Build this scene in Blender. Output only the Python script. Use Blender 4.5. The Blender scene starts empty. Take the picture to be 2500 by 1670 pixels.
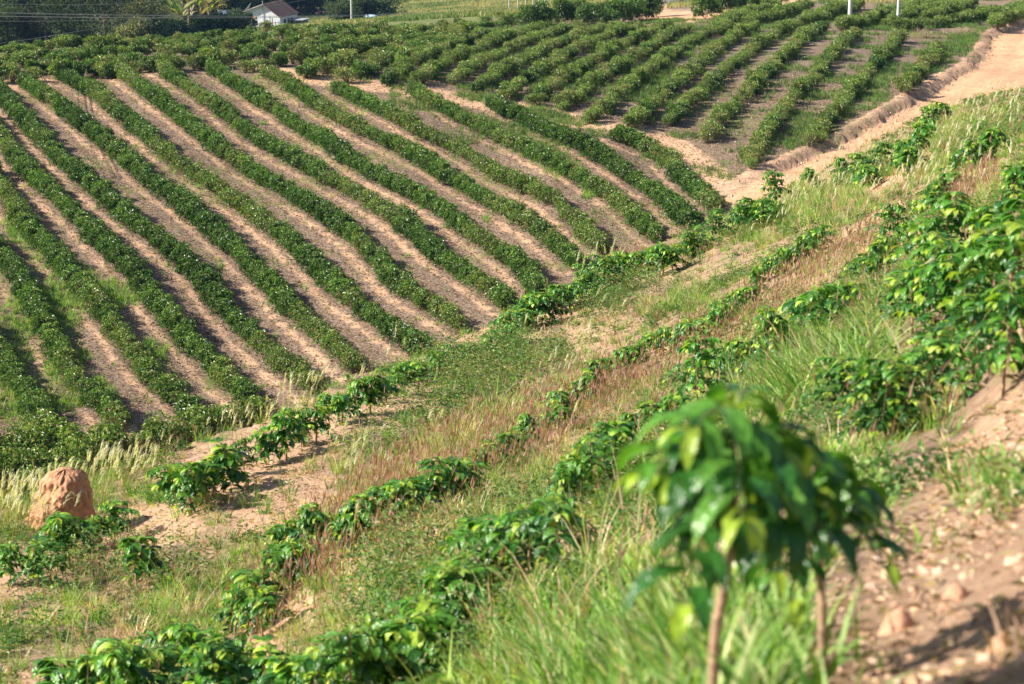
import bpy, math, random
import numpy as np
from mathutils import Vector, Matrix
random.seed(7); rs = np.random.RandomState(11)
R = math.radians
SC = bpy.context.scene; COL = SC.collection

# ------------------------------------------------------------------ camera, sky, sun, exposure
W0, H0 = 2500.0, 1670.0
LENS = 70.0; FPX = W0*LENS/36.0; PITCH = R(14.0)
cd = bpy.data.cameras.new('Camera'); cam = bpy.data.objects.new('Camera', cd); COL.objects.link(cam)
cd.lens = LENS; cd.sensor_width = 36.0; cd.clip_start = 0.05; cd.clip_end = 5000
cam.location = (0, 0, 0); cam.rotation_euler = (R(90)-PITCH, 0, 0)
cd.dof.use_dof = True; cd.dof.focus_distance = 62.0; cd.dof.aperture_fstop = 4.2; cd.dof.aperture_blades = 9
SC.camera = cam

SUN_EL = R(37.0); SUN_AZ = R(-97.0)          # azimuth clockwise from +Y
S = Vector((math.sin(SUN_AZ)*math.cos(SUN_EL), math.cos(SUN_AZ)*math.cos(SUN_EL), math.sin(SUN_EL)))
wd = bpy.data.worlds.new('World'); SC.world = wd; wd.use_nodes = True
nt = wd.node_tree; bg = nt.nodes['Background']; sk = nt.nodes.new('ShaderNodeTexSky')
sk.sky_type = 'NISHITA'; sk.sun_disc = False; sk.sun_elevation = SUN_EL; sk.sun_rotation = SUN_AZ % (2*math.pi)
nt.links.new(sk.outputs[0], bg.inputs[0]); bg.inputs[1].default_value = 0.075
sd = bpy.data.lights.new('sun', 'SUN'); so = bpy.data.objects.new('sun', sd); COL.objects.link(so)
sd.energy = 5.0; sd.angle = R(0.5); sd.color = (1.0, 0.93, 0.82)
so.rotation_euler = S.to_track_quat('Z', 'Y').to_euler(); so.location = (0, 0, 60)
vs = SC.view_settings; vs.view_transform = 'Standard'; vs.look = 'None'; vs.gamma = 1.0; vs.exposure = 1.12
SC.cycles.max_bounces = 6; SC.cycles.transparent_max_bounces = 6
SC.cycles.transmission_bounces = 4

# ------------------------------------------------------------------ naming helpers
def tag(o, label=None, cat=None, group=None, kind=None):
    if label: o['label'] = label
    if cat: o['category'] = cat
    if group: o['group'] = group
    if kind: o['kind'] = kind
    return o
def empty(name, loc=(0,0,0), rz=0, s=1):
    o = bpy.data.objects.new(name, None); COL.objects.link(o); o.location = loc
    o.rotation_euler = (0,0,rz); o.scale = (s,s,s); o.empty_display_size = 0.2
    return o
def link_mesh(name, me, parent=None):
    o = bpy.data.objects.new(name, me); COL.objects.link(o)
    if parent: o.parent = parent
    return o
def copy_tree(o, parent=None, kids=None):
    c = o.copy(); COL.objects.link(c)
    if parent: c.parent = parent
    for ch in (kids if kids is not None else o.children):
        d = ch.copy(); COL.objects.link(d); d.parent = c
    return c
ORD = ['first','second','third','fourth','fifth','sixth','seventh','eighth','ninth','tenth','eleventh','twelfth','thirteenth',
 'fourteenth','fifteenth','sixteenth','seventeenth','eighteenth','nineteenth','twentieth','twenty-first','twenty-second','twenty-third',
 'twenty-fourth','twenty-fifth','twenty-sixth','twenty-seventh','twenty-eighth','twenty-ninth','thirtieth','thirty-first','thirty-second',
 'thirty-third','thirty-fourth','thirty-fifth','thirty-sixth','thirty-seventh','thirty-eighth','thirty-ninth','fortieth']

_u=ORD[:9]; ORD+=['%s-%s'%(t,x) for t in ('forty','fifty','sixty','seventy') for x in [None]+_u if x][:0]
for _t,_w in (('forty','fiftieth'),('fifty','sixtieth'),('sixty','seventieth'),('seventy','eightieth')): ORD+=['%s-%s'%(_t,x) for x in _u]+[_w]
# ------------------------------------------------------------------ numpy mesh builder
class NB:
    def __init__(s): s.v=[]; s.f=[]; s.c=[]; s.m=[]; s.n=0
    def add(s, v, f, c, mat=0):
        v=np.asarray(v,float).reshape(-1,3); f=np.asarray(f,int)
        c=np.asarray(c,float)
        if c.ndim==1: c=np.tile(c[:3],(len(v),1))
        s.v.append(v); s.f.append(f+s.n); s.c.append(c[:,:3]); s.m.append(np.full(len(f),mat)); s.n+=len(v)
    def mesh(s, name, mats, smooth=False):
        me=bpy.data.meshes.new(name)
        v=np.concatenate(s.v); c=np.concatenate(s.c)
        me.vertices.add(len(v)); me.vertices.foreach_set('co', v.astype(np.float32).ravel())
        loops=np.concatenate([f.ravel() for f in s.f]); sizes=np.concatenate([np.full(len(f),f.shape[1]) for f in s.f])
        me.loops.add(len(loops)); me.loops.foreach_set('vertex_index', loops.astype(np.int32))
        me.polygons.add(len(sizes)); st=np.concatenate([[0],np.cumsum(sizes)[:-1]])
        me.polygons.foreach_set('loop_start', st.astype(np.int32))
        me.polygons.foreach_set('material_index', np.concatenate(s.m).astype(np.int32))
        me.polygons.foreach_set('use_smooth', np.full(len(sizes), smooth))
        for m in mats: me.materials.append(m)
        me.update(calc_edges=True)
        a=me.color_attributes.new('Col','FLOAT_COLOR','POINT')
        rgba=np.ones((len(v),4),np.float32); rgba[:,:3]=c; a.data.foreach_set('color', rgba.ravel())
        return me
def build(nb, name, mats, parent=None, smooth=False):
    return link_mesh(name, nb.mesh(name, mats, smooth), parent)

def unit(a): return a/np.maximum(np.linalg.norm(a,axis=-1,keepdims=True),1e-9)
def tube(nb, pts, rad, col, mat=0, n=6):
    pts=np.asarray(pts,float); k=len(pts); rad=np.broadcast_to(np.asarray(rad,float),(k,))
    d=unit(np.gradient(pts,axis=0)); up=np.array([0,0,1.0]) if abs(d[:,2]).mean()<0.8 else np.array([1.0,0,0])
    a=unit(np.cross(d,up)); b=np.cross(d,a)
    an=np.arange(n)*2*np.pi/n
    ring=pts[:,None]+rad[:,None,None]*(a[:,None]*np.cos(an)[None,:,None]+b[:,None]*np.sin(an)[None,:,None])
    v=ring.reshape(-1,3); i=np.arange(k-1)[:,None]*n; j=np.arange(n)[None]; j2=(j+1)%n
    f=np.stack([i+j,i+j2,i+n+j2,i+n+j],-1).reshape(-1,4)
    nb.add(v,f,col,mat)
    for e in (0,k-1):
        nb.add(np.vstack([v[e*n:(e+1)*n],pts[e]]), np.array([[q,(q+1)%n,n] for q in range(n)]), col, mat)
def box(nb, c, s, col, mat=0, rz=0.0):
    c=np.array(c,float); s=np.array(s,float)/2
    v=np.array([[x,y,z] for z in (-1,1) for y in (-1,1) for x in (-1,1)],float)*s
    ca,sa=math.cos(rz),math.sin(rz); v=np.stack([v[:,0]*ca-v[:,1]*sa, v[:,0]*sa+v[:,1]*ca, v[:,2]],-1)+c
    nb.add(v,[[0,2,3,1],[4,5,7,6],[0,1,5,4],[2,6,7,3],[0,4,6,2],[1,3,7,5]],col,mat)
def simple_leaves(nb, p, a, s, L, Wd, col, fold=0.25, mat=0):
    n=len(p); L=np.broadcast_to(L,(n,))[:,None]; Wd=np.broadcast_to(Wd,(n,))[:,None]
    nn=unit(np.cross(s,a)); m=p+a*L*0.45+nn*L*0.06
    v=np.stack([p, m+s*Wd*0.5+nn*Wd*fold, p+a*L-np.array([0,0,1.0])*L*0.12, m-s*Wd*0.5+nn*Wd*fold],1).reshape(-1,3)
    i=np.arange(n)[:,None]*4; f=np.concatenate([i+[[0,1,2]], i+[[0,2,3]]])
    c=np.repeat(col,4,axis=0) if np.ndim(col)==2 else col
    nb.add(v,f,c,mat)
def curved_leaves(nb, p, az, pitch, bend, L, Wd, col, mat=0, K=5, rib=None):
    """leaves that arch over: az/pitch give the starting direction, bend the total drop of pitch"""
    n=len(p); pos=p.copy(); prof=np.interp(np.linspace(0,1,K+1),[0,.1,.22,.4,.6,.8,.92,1],[.05,.42,.8,1,.92,.6,.25,.02])
    side=np.stack([-np.sin(az),np.cos(az),np.zeros(n)],-1)
    roll=rs.uniform(-.35,.35,n)
    V=[]; 
    for k in range(K+1):
        pk=pitch-bend*(k/K)**1.0
        d=np.stack([np.cos(pk)*np.cos(az),np.cos(pk)*np.sin(az),np.sin(pk)],-1)
        nn=np.cross(d,side); nn=unit(nn)*np.where(nn[:,2:3]<0,-1,1)*1.0
        s2=side*np.cos(roll)[:,None]+nn*np.sin(roll)[:,None]
        wv=(Wd*prof[k]*0.5)[:,None]
        wob=(np.sin(k*2.1+az*5)*0.05*Wd)[:,None]*nn*(0<k<K)
        V+= [pos-s2*wv+nn*wv*0.35+wob, pos.copy(), pos+s2*wv+nn*wv*0.35-wob]
        pos=pos+d*(L/K)[:,None]
    V=np.stack(V,1); m=V.shape[1]; v=V.reshape(-1,3)
    f=[]
    for k in range(K):
        o=k*3; f+= [[o,o+1,o+4,o+3],[o+1,o+2,o+5,o+4]]
    f=(np.arange(n)[:,None,None]*m+np.array(f)[None]).reshape(-1,4)
    c=np.repeat(col,m,axis=0).reshape(n,m,3)
    c[:,1::3]=c[:,1::3]*1.25                                   # the midrib is paler
    nb.add(v,f,c.reshape(-1,3),mat)
def blades(nb, p, az, lean, bend, L, Wd, col, K=3, tipcol=None, mat=0):
    n=len(p); pos=p.copy(); fa=rs.uniform(0,np.pi,n)
    side=np.stack([np.cos(fa),np.sin(fa),np.zeros(n)],-1); V=[]; C=[]
    for k in range(K+1):
        th=lean+bend*(k/K); d=np.stack([np.sin(th)*np.cos(az),np.sin(th)*np.sin(az),np.cos(th)],-1)
        w=(Wd*(1-(k/K)**1.5)*0.5+0.0004)[:,None]
        V+= [pos-side*w,pos+side*w]; pos=pos+d*(L/K)[:,None]
        cc=col if tipcol is None else col*(1-k/K)+tipcol*(k/K); C+=[cc,cc]
    V=np.stack(V,1); C=np.stack(C,1); m=2*(K+1)
    f=np.array([[2*k,2*k+1,2*k+3,2*k+2] for k in range(K)])
    f=(np.arange(n)[:,None,None]*m+f[None]).reshape(-1,4)
    nb.add(V.reshape(-1,3),f,C.reshape(-1,3),mat)
def mixc(n, cols, jitter=0.2, w=None):
    cols=np.array(cols,float); i=rs.choice(len(cols),n,p=w)
    return np.clip(cols[i]*(1+rs.uniform(-jitter,jitter,(n,1)))*(1+rs.uniform(-.06,.06,(n,3))),0.002,1)

# ------------------------------------------------------------------ value noise
_NG=np.random.RandomState(3).rand(256,256)
def vnoise(x,y,scale,seed=0):
    x=x/scale+seed*17.3; y=y/scale+seed*9.7; xi=np.floor(x).astype(int); yi=np.floor(y).astype(int)
    fx=x-xi; fy=y-yi; fx=fx*fx*(3-2*fx); fy=fy*fy*(3-2*fy)
    g=lambda a,b:_NG[a%256,b%256]
    return (g(xi,yi)*(1-fx)+g(xi+1,yi)*fx)*(1-fy)+(g(xi,yi+1)*(1-fx)+g(xi+1,yi+1)*fx)*fy-0.5
def fbm(x,y,scale,seed=0,o=4):
    r=0;a=1.0
    for i in range(o): r=r+a*vnoise(x,y,scale/2**i,seed+i); a*=.55
    return r
def sstep(a,b,x): t=np.clip((x-a)/(b-a),0,1); return t*t*(3-2*t)

# ------------------------------------------------------------------ projection between the photo's pixels and the world
CP,SP=math.cos(PITCH),math.sin(PITCH)
def ray(u,v):
    a=(np.asarray(u,float)-W0/2)/FPX; b=(H0/2-np.asarray(v,float))/FPX
    return np.stack([a+0*b, CP+b*SP+0*a, -SP+b*CP+0*a],-1)
def project(p):
    x,y,z=p[...,0],p[...,1],p[...,2]; dep=y*CP-z*SP; up=y*SP+z*CP
    dep=np.maximum(dep,0.01)
    return W0/2+FPX*x/dep, H0/2-FPX*up/dep
class TPS:
    def __init__(s,pts):
        P=np.array(pts,float); d=ray(P[:,0],P[:,1]); d=d/np.linalg.norm(d,axis=1)[:,None]; w=d*P[:,2:3]
        r=np.hypot(w[:,0],w[:,1]); t=np.arctan2(w[:,0],w[:,1]); s.X=np.stack([t*6,np.log(r)],-1); e=w[:,2]/r
        n=len(P); D=np.linalg.norm(s.X[:,None]-s.X[None],axis=-1); Kk=np.where(D>0,D*D*np.log(D+1e-12),0)+np.eye(n)*0.004
        Q=np.hstack([np.ones((n,1)),s.X]); A=np.block([[Kk,Q],[Q.T,np.zeros((3,3))]])
        s.w=np.linalg.solve(A,np.concatenate([e,np.zeros(3)]))
    def __call__(s,t,lr):
        sh=t.shape; X=np.stack([t.ravel()*6,lr.ravel()],-1); out=np.empty(len(X)); n=len(s.X)
        for i in range(0,len(X),60000):
            x=X[i:i+60000]; D2=((x[:,None]-s.X[None])**2).sum(-1)
            out[i:i+60000]=(0.5*D2*np.log(D2+1e-12))@s.w[:n]+s.w[n]+x@s.w[n+1:]
        return out.reshape(sh)
NPTS=[(0,1670,17),(220,1775,14.5),(500,1670,16),(570,1580,18.5),(1000,1670,12),(1000,1830,9.6),(1265,1480,11.5),(1500,1670,7.4),(1740,1750,4.1),(1960,1650,5),(2500,1670,4.2),
 (0,1450,22),(235,1322,25),(680,1450,20),(960,1300,20),(1430,1290,13.8),(1700,1400,8.2),(2000,1400,7),(2500,1400,5.4),
 (2170,1200,9.3),(2500,1200,7),(1240,1160,23),(1500,1150,17.5),(1780,1150,13),(1780,960,22),(2000,1000,14.5),(2420,900,13),(2500,1000,9),
 (0,1260,26),(500,1100,28),(770,1090,28),(1365,1060,26),(1540,900,34),(1150,900,36),(1860,720,36),(2082,770,22),(2300,750,15.5),(2500,750,13),
 (2182,640,28),(2275,540,31),(2500,560,19),(2500,400,28),(850,980,31),(1300,850,39),
 (1450,690,46),(1550,620,51),(1750,600,46),(1750,530,60),(2000,500,46),(2250,400,42),(2050,370,62),(2300,250,78),(2500,250,58),(2500,180,85),
 (-500,1670,21),(-500,1400,27),(3100,1670,3),(3100,1200,4.6),(3100,700,9),(3100,350,18),(3100,180,50),(-500,1300,29)]
FPTS=[(-600,1120,75),(0,1060,76),(250,1020,77),(500,990,79),(0,800,86),(400,800,86),(800,850,83),(1150,740,87),(1350,640,92),
 (1550,540,98),(1750,480,101),(0,500,101),(500,500,101),(1000,500,100),(1350,450,102),(0,300,115),(500,300,115),(1000,300,114),
 (1500,330,112),(1820,400,107),(0,190,129),(400,170,130),(700,170,131),(1000,200,127),(1400,260,121),(1700,200,132),(2000,320,116),
 (2200,230,128),(0,145,150),(500,125,155),(1000,115,155),(1500,115,155),(1900,110,153),(2100,100,156),(2300,120,155),(2450,95,163),
 (0,118,178),(500,97,185),(1000,66,192),(1300,50,192),(1600,50,187),(1900,50,180),(2075,61,172),(2300,50,182),(2500,40,188),
 (-600,180,130),(-600,130,180),(-600,500,101),(2800,300,120),(3100,100,165),(2900,20,205),(2700,160,145),(-600,150,240),
 (0,150,235),(300,135,245),(0,118,310),(300,90,340),(500,80,330),(640,70,330),(750,62,335),(860,52,335),(1000,36,345),
 (1150,0,420),(1300,20,320),(1450,12,300),(1640,12,260),(1640,2,300),(1900,8,225),(2200,8,225),(2500,-8,232),
 (100,60,430),(300,30,480),(-600,60,430),(0,-250,800),(600,-250,800),(1250,-150,700),(2500,-200,600),(-600,-250,800),(3100,-200,600),
 (500,30,430),(750,20,450)]
TN=TPS(NPTS); TF=TPS(FPTS)
def zN(t,r):
    rr=np.maximum(r,3.2); return np.clip(TN(t,np.log(rr)),-.75,.2)*rr
EU=np.array([-700,0,200,400,600,750,950,1150,1300,1450,1550,1650,1750,2000,2150,2300,2500,3200],float)
EV=np.array([1330,1245,1175,1105,1045,975,895,812,742,665,620,578,540,418,342,268,218,195],float)
def zF_raw(t,r): return np.clip(TF(t,np.log(r)),-.45,.6)*r
def march(u,v,zf,r0,r1,n=500):
    u=np.atleast_1d(u).astype(float); v=np.atleast_1d(v).astype(float); d=ray(u,v); h=np.hypot(d[:,0],d[:,1])
    r=np.exp(np.linspace(math.log(r0),math.log(r1),n)); t=np.arctan2(d[:,0],d[:,1])
    T=np.repeat(t[:,None],n,1); RR=np.repeat(r[None],len(u),0); g=zf(T,RR); z=(d[:,2]/h)[:,None]*RR
    below=z<g; i=np.argmax(below,1); ok=below.any(1); i=np.where(ok,np.maximum(i,1),n-1)
    k=np.arange(len(u)); a=(z-g)[k,i-1]; b=(g-z)[k,i]; w=np.clip(a/np.maximum(a+b,1e-9),0,1)
    rr=r[i-1]*(1-w)+r[i]*w
    return np.stack([np.sin(t)*rr,np.cos(t)*rr,(d[:,2]/h)*rr],-1)
_e=march(EU,EV,zN,6,160); ET=np.arctan2(_e[:,0],_e[:,1]); ER=np.hypot(_e[:,0],_e[:,1])
_f=march(EU,EV,zF_raw,60,400); EF=np.hypot(_f[:,0],_f[:,1])
_o=np.argsort(ET); ET,ER,EF=ET[_o],ER[_o],EF[_o]; EF=np.maximum(EF,ER*1.25)
def zF(t,r):
    r0=np.interp(t,ET,EF)*0.93
    rr=np.maximum(r,np.minimum(r0,np.interp(t,ET,EF))); return zF_raw(t,rr)

# road: plan polyline of its left (bank) edge
BANK=[(1700,505),(1760,470),(1815,441),(1868,410),(1926,386),(1976,360),(2022,343),(2079,314),(2137,284),(2194,249),(2252,215),(2309,184),
      (2360,157),(2396,126),(2408,100),(2412,84),(2443,66),(2500,46),(2620,20)]
BP=march([p[0] for p in BANK],[p[1] for p in BANK],zF_raw,60,300)[:,:2]
def seg_dist(P,poly):
    """signed distance (positive on the right-hand side) and arclength to a plan polyline"""
    best=np.full(len(P),1e9); sg=np.zeros(len(P)); al=np.zeros(len(P)); acc=0
    for a,b in zip(poly[:-1],poly[1:]):
        d=b-a; L=np.hypot(*d); w=P-a; t=np.clip((w@d)/(L*L),0,1); q=w-t[:,None]*d; ds=np.hypot(q[:,0],q[:,1])
        cr=d[0]*w[:,1]-d[1]*w[:,0]; m=ds<best
        best=np.where(m,ds,best); sg=np.where(m,-np.sign(cr),sg); al=np.where(m,acc+t*L,al); acc+=L
    return best*sg,best,al
def road_sd(P):
    sd_,_,al=seg_dist(P,BP); return sd_,al
def height_xy(x,y,full=False):
    x=np.asarray(x,float); y=np.asarray(y,float); r=np.hypot(x,y)+1e-6; t=np.arctan2(x,y); tc=np.clip(t,-.62,.62)
    n=zN(tc,r); f=zF(tc,r); re=np.interp(tc,ET,ER); rf=np.interp(tc,ET,EF)
    W_=0.8*(rf-re); q=np.clip((r-re)/W_,0,1); s=1-(1-q)**2.1
    z=n*(1-s)+f*s
    near=1-q
    z=z+near*(fbm(x,y,1.6,2)*0.10*np.clip(r/14,0.35,1)+fbm(x,y,.35,5,3)*0.024)
    far=sstep(0.9,1,q)
    z=z+far*fbm(x,y,6,8,3)*0.16+far*fbm(x,y,1.1,9,2)*0.07
    P=np.stack([x,y],-1).reshape(-1,2); sdv,al=road_sd(P); sdv=sdv.reshape(x.shape); al=al.reshape(x.shape)
    amp=sstep(1,12,al)*far*(np.abs(x)<120)
    wob=fbm(x,y,2.2,14,3)*0.5
    z=z+amp*(-.42*sstep(-.15,.35,sdv+wob*.9)*(1-sstep(14,26,sdv))+0.03*np.exp(-((sdv+.4+wob*.4)/.4)**2))
    z=z+amp*far*fbm(x,y,1.0,33,3)*.15*np.exp(-((sdv)/.7)**2); rut=far*amp*(sdv>.8)*(sdv<9); z=z+rut*(np.cos(sdv*2*np.pi/1.7)*0.03)
    if full: return z,q,sdv,al,far
    return z
def ground(u,v,which='F'):
    p=march(u,v,zF_raw if which=='F' else zN, 60 if which=='F' else 2.0, 900 if which=='F' else 130)
    p[:,2]=height_xy(p[:,0],p[:,1]); return p
def place(u,v,h,which='F'):
    """ground point under something whose point h metres above the ground shows at pixel (u,v)"""
    p=ground(u,v,which)
    for _ in range(2):
        d=np.linalg.norm(p,axis=1); p=ground(np.asarray(u,float),np.asarray(v,float)+h*0.97*FPX/d,which)
    return p

# ------------------------------------------------------------------ rows of the far fields (traced, then put on the ground)
def cr(pts,k,ox,oy): return [(ox+a/k,oy+b/k) for a,b in pts]
r1=lambda p:cr(p,2.348,0,0); r4=lambda p:cr(p,2.24,0,400); r5=lambda p:cr(p,2.609,900,400); r2=lambda p:cr(p,2.935,900,0); r3=lambda p:cr(p,2.609,1600,0)
LOWER=[
 r4([(-150,820),(-60,930),(0,1010),(40,1080),(80,1150),(130,1230),(180,1310),(220,1380),(250,1430)]),
 r4([(-130,350),(-60,420),(0,480),(60,530),(100,600),(150,680),(190,760),(240,850),(290,920),(310,1000),(330,1080),(400,1140),(460,1200),(530,1270),(600,1330),(660,1400)]),
 r4([(-60,0),(0,90),(30,160),(80,230),(130,310),(220,390),(290,460),(340,530),(400,610),(470,680),(540,770),(610,850),(650,920),(720,1000),(780,1080),(840,1170),(920,1230),(1000,1290),(1040,1330)]),
 r1([(-90,640),(0,770),(60,850),(130,930),(200,1010),(280,1070),(350,1130)])+r4([(381,224),(440,290),(510,350),(570,410),(630,480),(700,540),(760,620),(820,690),(870,780),(940,850),(1000,930),(1060,990),(1120,1050),(1200,1120),(1270,1190),(1350,1240)]),
 r1([(-60,470),(0,530),(60,590),(130,660),(200,740),(270,810),(330,880),(420,950),(500,1020),(570,1080)])+r4([(640,230),(720,290),(800,350),(880,420),(960,480),(1040,560),(1110,620),(1170,700),(1210,760),(1270,830),(1340,890),(1400,950),(1480,1020),(1550,1080),(1620,1130),(1700,1190)]),
 r1([(150,460),(230,510),(310,570),(400,640),(480,700),(560,770),(640,840),(720,900),(790,960),(850,1020),(930,1060),(1010,1110)])+r4([(1050,260),(1180,360),(1260,430),(1330,500),(1400,570),(1470,640),(1540,710),(1600,780),(1680,850),(1760,910),(1840,980),(1900,1040),(1930,1080)]),
 r1([(370,420),(450,460),(560,520),(640,590),(700,660),(790,720),(860,790),(930,850),(1000,900),(1060,940),(1130,980),(1220,1040),(1300,1090)])+r4([(1320,210),(1420,280),(1510,350),(1600,420),(1680,490),(1740,550),(1800,620),(1880,700),(1960,760),(2050,820),(2130,870),(2200,920),(2300,1000)]),
 r1([(660,380),(740,430),(820,490),(900,560),(980,620),(1080,690),(1160,760),(1240,830),(1330,880),(1430,940),(1520,1010),(1620,1060),(1700,1100)])+r4([(1740,240),(1850,310),(1940,380),(2000,440),(2060,500),(2140,580)])+r5([(160,730),(250,800),(340,850),(430,900),(520,950),(590,1000)]),
 r1([(890,360),(960,410),(1060,470),(1150,530),(1230,590),(1310,650),(1380,710),(1480,770),(1590,840),(1680,890),(1790,950),(1870,1000),(2000,1060)])+r5([(0,200),(100,280),(200,350),(280,420),(360,490),(440,560),(540,630),(640,690),(740,750),(820,810),(880,870)]),
 r1([(1220,390),(1300,430),(1390,500),(1480,550),(1570,610),(1650,670),(1740,720),(1830,770),(1930,840),(2020,900)])+r5([(0,20),(100,80),(200,120),(300,170),(400,220),(500,290),(580,360),(660,420),(760,480),(850,540),(930,600),(1000,670),(1060,740),(1080,790)]),
 r1([(1530,410),(1620,450),(1720,520),(1820,590),(1920,650),(2030,710),(2150,780)])+r2([(100,970),(220,1040),(350,1090),(440,1140)])+r5([(480,40),(560,80),(640,140),(760,200),(860,260),(960,330),(1060,390),(1160,460),(1240,530),(1300,600)]),
 r1([(1930,490),(2000,520),(2080,570),(2140,600)])+r2([(100,760),(180,810),(270,870),(330,900),(450,960),(560,1000),(680,1060),(800,1120)])+r5([(780,40),(900,80),(1050,140),(1200,220),(1300,330),(1400,430),(1480,520)]),
 r2([(330,640),(430,700),(520,750),(600,800),(680,830),(780,880),(880,920),(960,970),(1060,1010),(1160,1060),(1260,1110)])+r5([(1250,30),(1400,90),(1550,180),(1650,280),(1750,380),(1830,440)]),
 r2([(900,740),(1000,790),(1100,830),(1200,880),(1300,930),(1400,970),(1500,1010),(1620,1070),(1720,1110)])+r5([(1600,40),(1750,100),(1850,180),(1950,260),(2040,350)]),
 r2([(1770,960),(1880,980),(2000,1040),(2100,1090),(2180,1130)])+r5([(1950,60),(2050,110),(2130,180),(2200,240)]),
]
def mid(a,b):
    n=9; f=lambda P:np.stack([np.interp(np.linspace(0,1,n),np.linspace(0,1,len(P)),[q[i] for q in P]) for i in (0,1)],-1)
    return [tuple(q) for q in (f(a)+f(b))/2]
P1=[(951,188),(1002,150),(1053,118),(1104,100),(1156,86),(1207,72)]
P3=[(1104,187),(1172,146),(1224,122),(1275,102),(1326,80),(1377,66),(1428,58)]
P5=[(1234,225),(1275,190),(1326,163),(1370,136),(1411,112),(1462,88),(1513,70),(1575,58)]
P7=[(1373,250),(1411,218),(1462,184),(1506,155),(1547,132),(1590,105),(1636,80),(1683,56)]
P8=[(1442,280),(1490,240),(1545,195),(1608,146),(1660,108),(1726,76),(1790,54)]
P9=[(1540,290),(1600,245),(1640,205),(1684,165),(1742,118),(1800,82),(1838,62)]
UPPER=[P1,mid(P1,P3),P3,mid(P3,P5),P5,mid(P5,P7),P7,P8,P9,
 r3([(100,740),(180,660),(260,590),(330,530),(400,460),(480,400),(560,330),(700,240),(800,180),(900,140)]),
 r3([(340,840),(420,720),(500,640),(600,560),(680,470),(750,390),(850,310),(920,240),(990,190),(1060,150)]),
 r3([(590,1010),(640,920),(700,830),(760,740),(830,660),(900,580),(970,500),(1060,420),(1120,330),(1200,260),(1270,190)]),
 r3([(1000,850),(1080,770),(1150,680),(1210,590),(1300,500),(1370,420),(1440,350),(1500,290),(1570,220)]),
 r3([(1580,540),(1640,480),(1700,410),(1760,340),(1800,270)])]
CREST=[
 [(-150,190),(0,182),(100,176),(220,166),(330,152)],
 [(-150,168),(0,162),(150,158),(300,146),(420,138)],
 [(480,150),(560,138),(640,128),(740,116),(850,98)],
 [(590,158),(680,146),(780,132),(880,116),(970,98),(1080,82)],
 [(740,172),(820,158),(900,142),(980,120),(1060,98),(1160,74)],
 [(850,180),(920,160),(990,136),(1050,112),(1100,92)],
 [(-150,150),(0,146),(200,136),(400,122),(600,114),(800,100)],
 [(-150,138),(0,133),(250,118),(500,106),(750,92),(1000,76),(1150,64)],
 [(-150,124),(0,120),(250,108),(500,96),(750,83),(1000,68),(1250,50)],
 [(230,172),(340,160),(440,152),(500,148)],
 [(-150,115),(0,110),(250,100),(500,88),(750,76),(1000,58),(1250,40),(1450,26)]]
TOPR=[[(2200,54),(2300,46),(2400,30),(2500,8)],[(2060,50),(2110,42),(2170,24),(2240,2)],[(1960,42),(2020,26),(2090,4)],[(2260,30),(2330,14),(2370,0)],
      [(2430,48),(2480,30),(2560,4)],[(1830,44),(1900,28),(1970,6)],[(1740,48),(1810,30),(1890,10)],[(2160,44),(2230,26),(2290,6)]]
def resample(P,ds):
    d=np.hypot(*np.diff(P[:,:2],axis=0).T); s=np.concatenate([[0],np.cumsum(d)]); n=max(2,int(s[-1]/ds)); q=np.linspace(0,s[-1],n)
    return np.stack([np.interp(q,s,P[:,i]) for i in range(2)],-1)
def row_xy(px,h,ds):
    p=place([a for a,b in px],[b for a,b in px],h)[:,:2]
    if len(p)>4:                                    # the plants were set out on a smooth contour
        for _ in range(1): p[1:-1]=p[1:-1]*.6+(p[:-2]+p[2:])*.2
    return resample(p,ds)
ROWS_L=[row_xy(p,.48,.60) for p in LOWER]; ROWS_U=[row_xy(p,.58,.74) for p in UPPER]
ROWS_C=[row_xy(p,.55,.84) for p in CREST]; ROWS_T=[row_xy(p,.8,1.0) for p in TOPR]

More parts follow.
